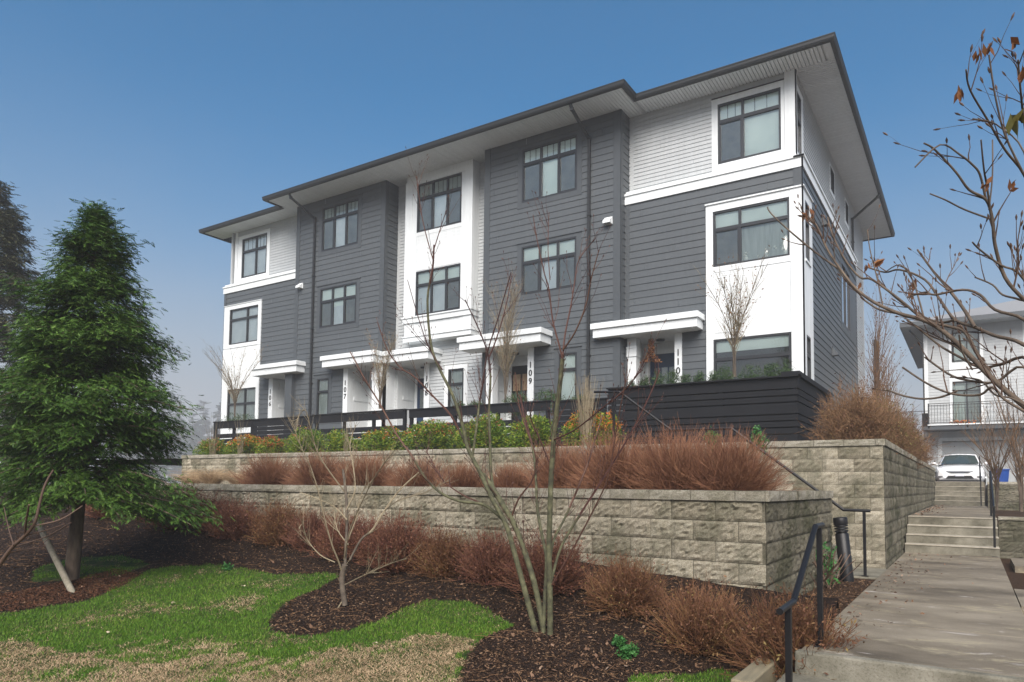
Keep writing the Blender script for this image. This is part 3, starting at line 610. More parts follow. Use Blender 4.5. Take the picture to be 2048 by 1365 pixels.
lawn_px=[(-200,1420),(-200,1262),(0,1228),(60,1222),(160,1205),(215,1185),(262,1160),(300,1140),(330,1135),(420,1128),(480,1138),(560,1150),(640,1147),(672,1147),(676,1155),(640,1175),(590,1195),(555,1220),(536,1245),(548,1265),(590,1273),(640,1270),(700,1262),(760,1240),(815,1215),(870,1198),(940,1205),(1000,1235),(1032,1250),(1000,1262),(960,1280),(935,1310),(915,1365),(910,1440)]
lawn=wp(lawn_px); straw=wp([(-200,1440),(-200,1290),(0,1285),(80,1290),(180,1322),(330,1328),(450,1308),(560,1322),(700,1300),(830,1278),(905,1268),(950,1290),(925,1330),(915,1440)])
lawn2=wp([(60,1165),(70,1140),(130,1118),(250,1112),(300,1128),(240,1152),(150,1160)]); lawn3=wp([(1245,1380),(1262,1352),(1360,1350),(1440,1342),(1500,1352),(1520,1380)])
stepsx=np.concatenate([np.arange(-40,-15,.5),np.arange(-15,-1.04,.045),[-1.04]]); stepsy=np.concatenate([np.arange(-14,1.5,.5),np.arange(1.5,7.16,.045)])
gx,gy=np.meshgrid(stepsx,stepsy); gz=G(gx,gy)
def vnoise(x,y,f,seed=0):
    r=np.random.default_rng(seed); o=np.zeros_like(x)
    for i in range(7):
        a=r.uniform(0,6.28); k=f*r.uniform(.6,1.6); o+=np.sin((x*np.cos(a)+y*np.sin(a))*k+r.uniform(0,6.28)+1.3*np.sin((x*np.sin(a)-y*np.cos(a))*k*.7+i))
    return o/7
mulchm=~(inpoly(gx,gy,lawn)|inpoly(gx,gy,lawn2)|inpoly(gx,gy,lawn3))
gz=gz+vnoise(gx,gy,9,1)*.012+vnoise(gx,gy,28,2)*np.where(mulchm,.008,.003)
def grid(name,X,Y,Z,m,attr=None):
    r,c=X.shape; i=np.arange(r*c).reshape(r,c)
    F=np.stack([i[:-1,:-1],i[:-1,1:],i[1:,1:],i[1:,:-1]],-1).reshape(-1,4)
    b=MB(); b.add(np.stack([X,Y,Z],-1).reshape(-1,3),F,attr.ravel() if attr is not None else None); return b.build(name,m,None,True)
mg_=mat('front_garden_soil',(.02,.012,.01),.95,spec=.15); a_=N(mg_,'ShaderNodeAttribute',attribute_name='val')
f=noise(mg_,30,8,.7); cm=ramp(mg_,f,[(.3,(.007,.0045,.0035)),(.5,(.02,.012,.0085)),(.72,(.05,.03,.02))]); f=noise(mg_,14,6,.7); cg=ramp(mg_,f,[(.3,(.02,.035,.008)),(.5,(.035,.07,.012)),(.7,(.11,.085,.045))])
L(mg_,mixc(mg_,a_.outputs['Fac'],cm,cg),bs(mg_).inputs['Base Color']); bump(mg_,noise(mg_,70,7,.75),1,.03)
struct(grid('ground',gx,gy,gz,mg_,np.where(mulchm,0.,1.)))
# far ground and terraces (each a separate sheet)
b=MB(); b.box(-280,220,-150,280,-1.2,-.55); b_=b.build('terrain',M['mulch']); struct(b_)
b=MB(); b.box(-60,-13.9,7.1,60,-.5,1.25); b.box(-120,-40,-60,7.1,-.5,.6); mgl=vary('rough_grass',[(.3,(.05,.07,.02)),(.6,(.11,.12,.05)),(.8,(.16,.13,.07))],.95,6,6); struct(b.build('field',mgl))
def soil(name,x0,x1,y0,y1,z,zb=-.5,res=.12):
    xs=np.arange(x0,x1+res,res); ys=np.arange(y0,y1+res,res); xs[-1]=x1; ys[-1]=y1; X,Y=np.meshgrid(xs,ys)
    Z=z+vnoise(X,Y,5,3)*.02+vnoise(X,Y,17,4)*.015
    o=grid(name,X,Y,Z,M['mulch']); return struct(o)
soil('terrace_soil',-24,-1.9,7.3,10.85,1.46); soil('terrace_soil',-24,-6.1,10.85,12.15,1.46)
soil('upper_terrace_soil',-29,-1.3,12.45,31,2.3); None
b=MB(); b.box(-1.66,-1.1,7.1,10.89,-.3,.37); struct(b.build('mulch_bed',M['mulch']))
b=MB(); b.box(-24,-7.66,16.35,19.9,2.0,GZ); b.box(-7.5,-3.2,16.35,19.9,2.0,GZ); b.box(-30,-3.9,19.9,21,1.5,2.5); struct(b.build('patio',M['concrete']))
b=MB(); b.box(.42,30,3,16.6,-.3,.3); b.box(.42,30,16.9,30.1,-.3,.93); struct(b.build('mulch_bed',M['mulch']))
b=MB(); b.box(.55,6,13.9,15.5,.2,.405); b.box(.41,4,9.2,10.75,.2,.396); struct(b.build('side_path',M['concrete']))
# ---- walkway, steps
b=MB(); y=5.7
while y<15.55:
    y2=min(y+1.52,15.62); b.box(-1.1,.40,y,y2-.012,.2,.4); y=y2
b.box(-1.095,.395,5.72,15.6,.1,.385)
struct(b.build('walkway',M['concrete'],bevel=.008))
b=MB(); y=16.62
while y<28.7:
    y2=min(y+1.52,28.8); b.box(-1.1,.40,y,y2-.012,.9,1.068); y=y2
struct(b.build('landing',M['concrete'],bevel=.008))
def stairs(x0,x1,y0,n,tr,rz,z0,last):
    b=MB(); t=MB()
    for i in range(n):
        zt=z0+rz*(i+1); ye=y0+(i+1)*tr+.03 if i<n-1 else y0+i*tr+last
        b.box(x0,x1,y0+i*tr,ye,z0-.2,zt-.022); t.box(x0-.002,x1+.002,y0+i*tr-.012,ye,zt-.022,zt)
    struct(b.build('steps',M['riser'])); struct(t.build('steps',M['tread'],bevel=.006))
stairs(-1.1,.40,15.6,4,.335,.167,.4,.02)
stairs(-1.1,.36,28.8,5,.31,.167,1.067,.32)
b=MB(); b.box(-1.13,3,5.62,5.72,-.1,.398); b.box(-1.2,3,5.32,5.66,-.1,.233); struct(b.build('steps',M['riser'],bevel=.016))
b=MB(); b.box(-1.3,6,-4,5.34,-.3,.067); struct(b.build('pavement',M['concrete'],bevel=.01))
b=MB(); b.box(-1.2,.4,30.35,32,1.2,1.885); struct(b.build('landing',M['concrete']))
b=MB(); b.box(-12,40,32,70,1.0,1.78); struct(b.build('driveway',M['asphalt']))
b=MB(); b.box(-14,-1.4,31,60,1.2,1.9); b.box(.5,30,30.2,34.5,1.0,1.82); struct(b.build('mulch_bed',M['mulch']))
# stairs up along the upper wall
b=MB(); 
for i in range(7): b.box(-1.6-.21*(i+1),-1.6-.21*i+.02,11.0,12.2,.2,.4+.165*(i+1))
b.box(-4.1,-3.05,11.0,12.2,.5,1.557)
for i in range(4): b.box(-4.05-.24*(i+1),-4.05-.24*i+.02,11.0,12.2,.5,1.557+.18*(i+1))
b.box(-6.2,-5.0,11,12.2,.5,2.28); b.box(-1.62,-1.1,10.9,12.2,.2,.395); struct(b.build('steps',M['riser'],bevel=.01))
# ================================================================ split-face block walls
def block_face(mb,o,ud,n,w_,h_,nu,nv,amp,edge=.013,k=0):
    """one rough block face: o lower-left corner, ud unit along wall, n outward"""
    u=np.linspace(0,1,nu); v=np.linspace(0,1,nv); U,Vv=np.meshgrid(u,v)
    e=np.minimum(np.minimum(U,1-U)*w_,np.minimum(Vv,1-Vv)*h_)
    d=edge*np.clip(e/.02,0,1)+rng.normal(size=U.shape)*amp*np.clip(e/.012,0,1)+rng.uniform(-.004,.006)
    P=o[None,None]+ud[None,None]*(U*w_)[...,None]+np.array([0,0,1.])[None,None]*(Vv*h_)[...,None]+n[None,None]*d[...,None]
    i=np.arange(nu*nv).reshape(nv,nu); F=np.stack([i[:-1,:-1],i[:-1,1:],i[1:,1:],i[1:,:-1]],-1).reshape(-1,4); mb.add(P,F)
def block_run(mb,cb,p0,p1,n,ztop,zbot,hb=.203,wb=.457,nu=10,nv=6,amp=.008,caph=.1,capo=.03):
    p0=np.array([*p0,0.]); p1=np.array([*p1,0.]); Ln=np.linalg.norm(p1-p0); ud=(p1-p0)/Ln; n=np.array([*n,0.])
    zt=ztop-caph; r=0
    while zt-hb*r>zbot:
        z=zt-hb*(r+1); x=-(wb/2 if r%2 else 0)-.0
        while x<Ln:
            a,b=max(x,0)+.003,min(x+wb,Ln)-.003
            if b-a>.03:
                zb=z+.003; block_face(mb,p0+ud*a+np.array([0,0,zb]),ud,n,b-a,hb-.006,max(3,int(nu*(b-a)/wb)+1),nv,amp)
            x+=wb
        r+=1
    a=-capo if 0 else 0; x=0
    while x<Ln:
        b=min(x+wb*.98,Ln); o=p0+ud*(x+.003)+n*capo+np.array([0,0,ztop-caph])
        block_face(cb,o,ud,n,b-x-.006,caph,max(3,nu//2),4,amp*.6,edge=.006)
        q=[o,o+ud*(b-x-.006)]; bk=[q[1]-n*.33,q[0]-n*.33]; t=np.array([0,0,caph])
        cb.add([q[0]+t,q[1]+t,bk[0]+t,bk[1]+t],[(0,1,2,3)]); cb.add([q[0],q[1],bk[0],bk[1]],[(3,2,1,0)])
        cb.add([q[0],bk[1],bk[1]+t,q[0]+t],[(0,1,2,3)]); cb.add([q[1],bk[0],bk[0]+t,q[1]+t],[(0,3,2,1)])
        x=b
def core(mb,x0,x1,y0,y1,z0,z1): mb.box(x0,x1,y0,y1,z0,z1)
lw=thing('retaining_wall','lower tan split-face block retaining wall behind the row of brown shrubs','retaining wall',(-1.67,7.1,.4))
f=MB(); c=MB(); block_run(f,c,(-14.5,7.1),(-1.67,7.1),(0,-1),1.57,.2,nu=14,nv=8,amp=.0065); f.build('block_face',M['block'],lw); c.build('cap_stones',M['cap'],lw)
f=MB(); c=MB(); block_run(f,c,(-1.67,7.1),(-1.67,10.9),(1,0),1.57,.2,nu=14,nv=8,amp=.0065); block_run(f,c,(-1.67,10.9),(-3.4,10.9),(0,1),1.57,.2)
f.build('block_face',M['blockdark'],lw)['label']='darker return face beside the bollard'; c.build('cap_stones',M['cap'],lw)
c=MB(); core(c,-14.5,-1.68,7.11,7.4,0,1.46); core(c,-2.0,-1.68,7.12,10.88,0,1.46); c.build('wall_core',M['blockdark'],lw)
uw=thing('retaining_wall','tall upper split-face block retaining wall turning along the stairs','retaining wall',(-1.13,12.3,.4))
f=MB(); c=MB(); block_run(f,c,(-19.6,12.3),(-1.13,12.3),(0,-1),2.38,.3,nu=9,nv=5); f.build('block_face',M['block'],uw); c.build('cap_stones',M['cap'],uw)
f=MB(); c=MB(); block_run(f,c,(-1.13,12.3),(-1.13,30.4),(1,0),2.38,.3,nu=7,nv=5,amp=.006,capo=.025)
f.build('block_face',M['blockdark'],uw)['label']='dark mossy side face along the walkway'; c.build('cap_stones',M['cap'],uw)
c=MB(); core(c,-19.6,-1.14,12.31,12.6,0,2.28); core(c,-1.4,-1.14,12.32,30.38,0,2.28); c.build('wall_core',M['blockdark'],uw)
rw=thing('retaining_wall','low mossy block wall with a concrete cap right of the middle steps','retaining wall',(.42,16.75,.3))
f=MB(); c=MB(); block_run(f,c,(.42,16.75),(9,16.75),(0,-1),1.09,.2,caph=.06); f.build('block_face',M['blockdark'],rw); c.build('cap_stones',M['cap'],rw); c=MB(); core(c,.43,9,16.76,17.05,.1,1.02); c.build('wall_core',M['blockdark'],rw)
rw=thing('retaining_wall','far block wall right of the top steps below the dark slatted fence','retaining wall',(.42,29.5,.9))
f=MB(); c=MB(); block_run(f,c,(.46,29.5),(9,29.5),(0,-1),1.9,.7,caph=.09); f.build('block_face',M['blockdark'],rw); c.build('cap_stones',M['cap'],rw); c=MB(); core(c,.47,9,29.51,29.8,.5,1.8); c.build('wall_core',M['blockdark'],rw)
# timber edging
b=MB(); b.box(-1.44,-1.29,5.05,6.72,-.05,.27); tag(b.build('timber_edging',M['timber'],bevel=.01),'weathered timber edging beam beside the lowest concrete step','edging beam')
# ================================================================ fences
def fence_front(name_,label,x0,x1,y,ztop,boards,posts,zb,cap=True,group=None):
    t=thing('fence',label,'fence',(x0,y,zb),group)
    for a,b in boards:
        o=MB(); xx=x0
        while xx<x1-.05:
            xe=min(xx+3.6,x1); o.box(xx+.001,xe-.003,y-.02,y+.0,a,b); xx=xe
        o.build('board',M['fence'],t)
    for p in posts: o=MB(); o.box(p-.045,p+.045,y+.002,y+.09,zb-.3,ztop-.03); o.build('post',M['fence'],t)
    if cap: o=MB(); o.box(x0-.03,x1+.03,y-.05,y+.12,ztop-.035,ztop); o.build('cap_rail',M['fence'],t,bevel=.004)
    return t
# right planter fence
pat=[.264,.145,.145,.264,.145,.145,.145,.264]
t=thing('fence','tall black horizontal-board fence of the corner patio, topped by planter shrubs','fence',(-7.62,16.2,2.4))
z=4.02; zz=[]
for h in pat:
    if z-h<2.42: h=max(z-2.5,.05)
    zz.append((z-h+.028,z)); z-=h
    if z<2.55: break
for a,b in zz:
    o=MB(); o.box(-7.62,-3.14,16.18,16.2,a,b); o.build('board',M['fence'],t)
    o=MB(); o.box(-3.14,-3.118,16.2,20.4,a,b); o.build('board',M['fence'],t)
o=MB(); o.box(-7.64,-3.1,16.1,16.3,4.03,4.06); o.box(-3.2,-3.06,16.3,20.4,4.03,4.06); o.box(-3.45,-3.06,16.1,16.5,4.06,4.14); o.box(-3.2,-3.06,16.5,20.4,4.06,4.14); o.build('cap_rail',M['fence'],t)
for x,y in ((-7.5,16.24),(-6.2,16.24),(-4.8,16.24),(-3.19,16.24),(-3.19,17.8),(-3.19,19.4)): o=MB(); o.box(x-.045,x+.045,y-.035,y+.06,2.2,4.0); o.build('post',M['fence'],t)
o=MB(); o.box(-7.5,-3.3,16.8,16.85,2.9,4.0); o.box(-3.32,-3.28,16.85,20,2.6,3.95); o.box(-7.5,-3.3,16.25,16.8,3.85,3.9); o.build('planter_box',M['fence'],t)  # side panel added behind the side boards to shut out bright sky gaps
# gate between fences, low fences to the left
LZ=3.86
def boards(z0,hs):
    r=[];z=z0
    for h,gp_ in hs: r.append((z-h,z)); z-=h+gp_
    return r
bo=boards(LZ-.035,[(.24,.2),(.16,.03),(.16,.03),(.16,.03),(.16,.03)]); bs_=boards(LZ-.035,[(.24,.012),(.135,.012),(.135,.012),(.16,.012),(.135,.012),(.135,.012),(.135,.012)])
fence_front('fence','far-left low black fence section with an open slot under its top board',-23.84,-21.6,16.2,LZ,bo,(-23.8,-21.65,-22.7),2.6)
fence_front('fence','low black board fence section in front of unit 106 without an open slot',-21.58,-18.45,16.2,LZ,bs_,(-21.5,-19.0),2.6)
fence_front('fence','low black fence in front of unit 107 with an open slot below its top board',-18.4,-14.36,16.2,LZ+.02,bo,(-18.3,-17,-15.7,-14.42),2.6)
fence_front('fence','low black fence with an open slot in front of units 108 and 109',-14.2,-9.3,16.2,LZ,bo,(-14.15,-12.5,-11,-9.4),2.6)
fence_front('fence','short closed black board fence next to the corner patio fence',-9.2,-7.66,16.2,LZ-.03,bs_,(-9.15,-7.75),2.6)
# ================================================================ plants
def stem_paths(n,base,dirs,length,K=5,wob=.06,grav=0.0,r=rng):
    """n curved polylines; base (n,3), dirs (n,3), length (n,)"""
    t=np.linspace(0,1,K)[None,:,None]; d=unit(dirs)[:,None,:]
    p=base[:,None,:]+d*t*length[:,None,None]
    wv=r.normal(size=(n,K,3))*wob*length[:,None,None]; wv[:,0]=0; wv=np.cumsum(wv,1)*.5
    p=p+wv; p[:,:,2]+=grav*(t[:,:,0]**2)*length[:,None]; return p
def twig_bush(name,label,cat,rx,rz,n,nt,mt,lm=None,nl=0,group=None,seed=1,r0=.0035,leaf=.02,base=.12,up=.55,loc=(0,0,0),sub=.45):
    r=np.random.default_rng(seed); t=thing(name,label,cat,loc,group)
    a=r.uniform(0,6.28,n); el=np.arccos(r.uniform(0,1,n)**up); d=np.stack([np.sin(el)*np.cos(a)*rx,np.sin(el)*np.sin(a)*rx,np.cos(el)*rz+.05],1)
    ln=np.linalg.norm(d,axis=1)*r.uniform(.72,1.12,n); bb=np.stack([r.normal(size=n)*base*rx,r.normal(size=n)*base*rx,np.zeros(n)-.02],1)
    p=stem_paths(n,bb,d,ln,6,.085,r=r); rad=r0*np.linspace(1.4,.4,6)[None]*r.uniform(.55,1.7,(n,1))
    m=MB(); m.add(*tubes(p,rad,3))
    i=r.integers(0,n,nt); k=r.integers(2,5,nt); q=p[i,k]; dd=unit(p[i,k+1]-p[i,k])+r.normal(size=(nt,3))*sub+[0,0,.15]
    pp=stem_paths(nt,q,dd,ln[i]*r.uniform(.12,.38,nt),4,.08,r=r); m.add(*tubes(pp,r0*.62*np.linspace(1,.5,4)[None]*np.ones((nt,1)),3))
    m.V=[v+np.array(loc) for v in m.V]; m.build('twigs',mt,t)
    if nl:
        j=r.integers(0,nt,nl); c=pp[j,r.integers(1,4,nl)]+r.normal(size=(nl,3))*.012; u=unit(r.normal(size=(nl,3)))*leaf*r.uniform(.6,1.3,(nl,1)); v=unit(np.cross(u,r.normal(size=(nl,3))))*leaf*.45
        m=MB(); m.add(*cards(c+np.array(loc),u,v)); m.build('leaves',lm,t)
    return t
# front row at the foot of the lower wall
protos=[twig_bush('brown_shrub','x','shrub',.5,.58,650,3000,[M['rustm'],M['rustm'],M['rust2']][i],[M['maroonleaf'],M['maroonleaf'],M['shrubleaf']][i],3200,'brown shrubs in a row at the foot of the lower wall',11+i,.0032,.017) for i in range(3)]
row=[(215,6.3,1.0,'reddish twiggy shrub seen behind the trunk of the conifer, leftmost of its row'),(350,6.35,1.15,'olive brown shrub just right of the conifer trunk at the wall foot'),(470,6.35,.95,'reddish brown shrub above the left half of the lawn at the wall foot'),(560,6.4,1.0,'dark reddish shrub left behind the small pale-barked tree'),
(690,6.35,.95,'reddish shrub directly behind the small pale-barked tree'),(415,6.45,.9,'narrow reddish shrub filling the gap right of the olive brown shrub by the conifer'),(625,6.45,.85,'dark shrub in the gap just left of the small pale-barked tree'),(745,6.45,.85,'low shrub squeezed between the small pale-barked tree and the maroon-topped shrub'),(800,6.3,1.1,'dense maroon-topped shrub right of the small pale-barked tree'),(888,6.35,.9,'low brown shrub between the maroon-topped shrub and the green-barked maple'),(985,6.4,.95,'brown shrub immediately left of the green-barked maple stems'),
(1095,6.35,1.05,'brown shrub right behind the base of the green-barked maple'),(1250,6.25,.92,'round olive-brown shrub standing alone right of the maple'),(1402,6.0,.95,'yellowish-topped shrub second from the handrail'),(1575,6.0,1.15,'widest ochre-green shrub beside the near handrail')]
used=set()
for i,(px,y,s,lb) in enumerate(row):
    q=gp(px,1150); 
    for _ in range(6):
        X=at(px,1100,y)[0]; z=float(G(X,y))
    pi=2 if i>=12 or i in(3,9) else i%2
    o=protos[pi] if pi not in used else copy_tree(protos[pi]); used.add(pi)
    s*=.89; o.location=(X,y,z-.02); o.scale=(s,s,s*1.0); o.rotation_euler=(0,0,i*1.3); o['label']=lb
# yellow-green leaves for the right-most shrubs: own bushes
# red terrace shrubs
pr2=[twig_bush('red_twig_shrub','x','shrub',.62,.62,1500,5200,M['rust'],None,0,'red-brown twig shrubs on the middle terrace',31+i,.0026,up=.8,sub=.3) for i in range(2)]
ter=[(540,8.6,.95,1.0,'left-most red-brown twig shrub on the terrace beside the straw grass'),(640,8.6,1.0,1.05,'red-brown terrace shrub second from the straw grass'),(735,8.6,.95,1.0,'red-brown terrace shrub above the small pale-barked tree'),(840,8.6,.9,.85,'low red-brown terrace shrub where the long red maple branch crosses'),
(925,8.5,.68,.75,'small rusty dome-shaped shrub left of the maple stems'),(1022,8.5,.62,.72,'small rusty shrub seen between the maple stems'),(1125,8.6,.9,1.15,'tall red-brown shrub behind the right maple stem'),(1235,8.5,1.12,1.3,'large red-brown shrub right of the maple, in the dense terrace hedge'),(1350,8.5,1.1,1.3,'large red-brown shrub at the centre of the dense terrace hedge'),(1455,8.6,1.1,1.25,'large red-brown shrub at the right end of the terrace hedge')]
for i,(px,y,s,sz,lb) in enumerate(ter):
    X=at(px,950,y)[0]; o=pr2[i] if i<2 else copy_tree(pr2[i%2]); o.location=(X,y,1.45); o.scale=(s,s,sz*.98); o.rotation_euler=(0,0,i*2.1); o['label']=lb
# grasses
def grass_clump(label,loc,n,h,spread,m,lean=.5,group=None,seed=3,w=.004,cat='grass clump',stiff=-.45):
    r=np.random.default_rng(seed); a=r.uniform(0,6.28,n); ln=h*r.uniform(.6,1.1,n)
    d=np.stack([np.cos(a)*spread*r.uniform(0,1,n),np.sin(a)*spread*r.uniform(0,1,n),np.ones(n)],1); b=np.stack([r.normal(size=n)*.05,r.normal(size=n)*.05,np.zeros(n)],1)
    p=stem_paths(n,b,d,ln,6,.02,stiff,r=r); hx=(p[:,:,:2]-p[:,:1,:2]); p[:,:,:2]+=hx*lean*np.linspace(0,1,6)[None,:,None]
    m_=MB(); m_.add(*tubes(p+np.array(loc),w*np.linspace(1,.3,6)[None]*np.ones((n,1)),3)); o=m_.build('ornamental_grass',m); o.location=(0,0,0)
    return tag(o,label,cat,group)
for i,(px,y,h,lb) in enumerate(((425,8.7,.75,'arching straw-coloured fountain grass at the left end of the middle terrace'),(385,9.2,.6,'small straw-coloured grass clump close to the conifer crown'),(480,9.0,.65,'straw-coloured fountain grass right of the arching one'),(1075,9.0,.55,'pale straw grass between the small rusty shrub and the tall red-brown shrub'),(975,9.3,.5,'thin straw grass between the two small rusty shrubs'),(870,9.6,.5,'thin straw grass by the upper wall above the low terrace shrub'))):
    q=at(px,950,y); grass_clump(lb,(q[0],y,1.45),700,h,.55,M['straw'],1.0,'straw grasses on the middle terrace',40+i,.003)
for i,(px,n,h,lb) in enumerate(((425,18,1.3,'sparse tall straw stalks at the far left of the upper wall'),(480,16,1.25,'sparse tall straw stalks beside the orange-tipped bush at the far left'),(1172,130,1.5,'dense upright tan stalks left of the orange bush'),(690,12,1.2,'few tall straw stalks behind the yellow-green bushes'))):
    q=at(px,900,12.9); grass_clump(lb,(q[0],12.9,2.32),n,h,.22,M['twig_straw'],.2,None,60+i,.006,stiff=-.03)
# nandina bushes
def leaf_bush(name,label,cat,rx,rz,n,m,tips=None,ntip=0,group=None,seed=5,leaf=.035,loc=(0,0,0),flat=.3,tipname='tip_leaves',zmin=-.2,stem=True):
    r=np.random.default_rng(seed); t=thing(name,label,cat,loc,group)
    lob=unit(r.normal(size=(14,3)))*[rx*.55,rx*.55,rz*.42]+[0,0,rz*.5]; lob[:,2]=np.abs(lob[:,2])
    def cl(n_,top=False):
        i=r.integers(0,len(lob),n_); d=unit(r.normal(size=(n_,3))); q=lob[i]+d*(r.uniform(.55,1,(n_,1))**.5)*[rx*.5,rx*.5,rz*.42]
        if top: q=q[q[:,2]>rz*.66]
        return q[q[:,2]>zmin]
    c=cl(n); k=4
    c=np.repeat(c,k,0)+r.normal(size=(len(c)*k,3))*leaf*.8; u=unit(r.normal(size=c.shape)*[1,1,.5]+unit(c-[0,0,rz*.3])*.9)*leaf*r.uniform(.7,1.2,(len(c),1)); v=unit(np.cross(u,r.normal(size=c.shape)))*leaf*flat
    o=MB(); o.add(*cards(c+np.array(loc),u,v)); o.build('leaves',m,t)
    if ntip:
        c=cl(ntip,True); c=np.repeat(c,4,0)+r.normal(size=(len(c)*4,3))*leaf*.9+[0,0,.02]; u=unit(r.normal(size=c.shape)+[0,0,.6])*leaf*.9; v=unit(np.cross(u,r.normal(size=c.shape)))*leaf*.3
        o=MB(); o.add(*cards(c+np.array(loc),u,v)); o.build(tipname,tips,t)
    if stem:
        n_=26; b=np.zeros((n_,3)); b[:,:2]=r.normal(size=(n_,2))*.06; p=stem_paths(n_,b,r.normal(size=(n_,3))*[.5,.5,.1]+[0,0,1],np.full(n_,rz*.95),5,.04,r=r)+np.array(loc); o=MB(); o.add(*tubes(p,np.full((n_,5),.006),3)); o.build('stems',M['twig_brown'],t)
    return t
nd=[(428,.62,.55,'g',200,'dull green and brown bush at the far left below the fence'),(490,.62,.62,'O',700,'orange-red tipped bush below the far-left fence section'),(545,.5,.55,'r',700,'pink-red tipped bush between orange-tipped and dark green bushes'),(612,.66,.78,'g',40,'tall dark green bush fourth from the left end of the upper wall'),
(688,.6,.68,'g',60,'bright yellow-green low bush left of the orange-topped one'),(768,.62,.7,'o',220,'green bush with orange-red top under the red maple branch'),(864,.72,.8,'r',160,'large dark green bush with pink tips left of the maple stems'),(968,.68,.88,'g',60,'yellow-green bush directly behind the left maple stem'),(1065,.66,.76,'g',20,'plain green bush between the two maple stem groups'),(1185,.68,.8,'O',900,'bright orange bush at the foot of the garden stair handrail')]
for i,(px,rx,rz,k,nt_,lb) in enumerate(nd):
    X=at(px,900,13.35)[0]; rx*=.96; rz*=.86; mm=M['nandina']; tp={'g':M['nandred'],'r':M['nandred'],'o':M['nandorange'],'O':M['nandorange']}[k]
    leaf_bush('nandina_bush',lb,'bush',rx,rz,2300,mm,tp,int(nt_*1.6),'coloured bushes on the upper wall',80+i,.034,(X,13.35,2.3),zmin=0)
# evergreens in the corner planter and on the patios
pl=[(1262,4.02,.16,.24),(1292,4.02,.18,.3),(1316,4.02,.2,.42),(1345,4.02,.2,.42),(1371,4.02,.16,.3),(1400,4.02,.15,.34),(1424,4.02,.13,.3),(1447,4.02,.25,.42),(1500,4.02,.3,.42),(1545,4.02,.24,.36),(1574,4.02,.2,.42)]
lbs=['lowest evergreen sprig at the left end of the corner planter','second small evergreen from the left end of the corner planter','evergreen in front of the left half of the blue door','evergreen in front of the white column numbered 110, left of it','evergreen just right of the column numbered 110','narrow evergreen sprig before the grey siding','small evergreen sprig at the white window column','bushy evergreen left of the planter\'s bare little tree','wide evergreen right of the planter\'s bare little tree','evergreen under the right half of the ground-floor window','right-most evergreen at the corner of the planter']
for i,((px,z,rx,rz),lb) in enumerate(zip(pl,lbs)):
    X=at(px,760,16.55)[0]; leaf_bush('planter_evergreen',lb,'evergreen shrub',rx*.95,rz*.9+.12,420,M['yew'],None,0,'evergreens in the corner planter',120+i,.035,(X,16.55,3.84),flat=.16,stem=False,zmin=0)
for i,(px,y,rx,rz,z,lb) in enumerate(((478,16.9,.75,.42,3.75,'clipped dark green hedge ball below the window numbered 106'),(918,16.8,.3,.32,3.7,'small loose evergreen under the ground-floor window of unit 108'),(950,16.8,.3,.32,3.7,'small round evergreen right of the white window trim of unit 108'),(1028,16.8,.42,.5,3.7,'evergreen left of the dark door numbered 109'),(1098,16.8,.5,.45,3.72,'broad evergreen right of the column numbered 109'),(1165,16.9,.4,.3,3.72,'flat evergreen under the ground-floor window by the downspout'))):
    X=at(px,800,y)[0]; leaf_bush('patio_evergreen',lb,'evergreen shrub',rx,rz,700,M['yew'],None,0,'evergreens behind the low fences',140+i,.035,(X,y,z-.05),flat=.2,stem=False,zmin=-.2)
# ---------------------------------------------------------------- bare trees
def sprout(paths,rads,n,lr,rr,ang=.7,up=.35,K=4,r=rng,tmin=.25,wob=.05):
    """side twigs from a list of polylines; returns arrays"""
    P=[];Q=[]
    L_=np.array([np.linalg.norm(np.diff(p,axis=0),axis=1).sum() for p in paths]); pr=L_/L_.sum()
    for i in r.choice(len(paths),n,p=pr):
        p=paths[i]; k=len(p); t=r.uniform(tmin,.98)*(k-1); j=int(t); f=t-j; a=p[j]*(1-f)+p[j+1]*f; d=unit(p[j+1]-p[j])
        o=unit(np.cross(d,unit(r.normal(size=3)))); dd=unit(d*math.cos(ang)+o*math.sin(ang)+np.array([0,0,up])); ln=r.uniform(*lr)*(1.15-.6*t/(k-1))
        q=stem_paths(1,a[None],dd[None],np.array([ln]),K,wob,.12,r=r)[0]; rad=min(rr,(rads[i][j]*(1-f)+rads[i][j+1]*f)*.7); P.append(q); Q.append(np.linspace(rad,rad*.35,K))
    return P,Q
def smooth_path(p,sub=4):
    p=np.array(p,float); n=len(p); out=[]
    for i in range(n-1):
        a,b,c,d=p[max(i-1,0)],p[i],p[i+1],p[min(i+2,n-1)]
        for k in range(sub):
            t=k/sub; out.append(.5*((2*b)+(-a+c)*t+(2*a-5*b+4*c-d)*t*t+(-a+3*b-3*c+d)*t**3))
    out.append(p[-1]); return np.array(out)
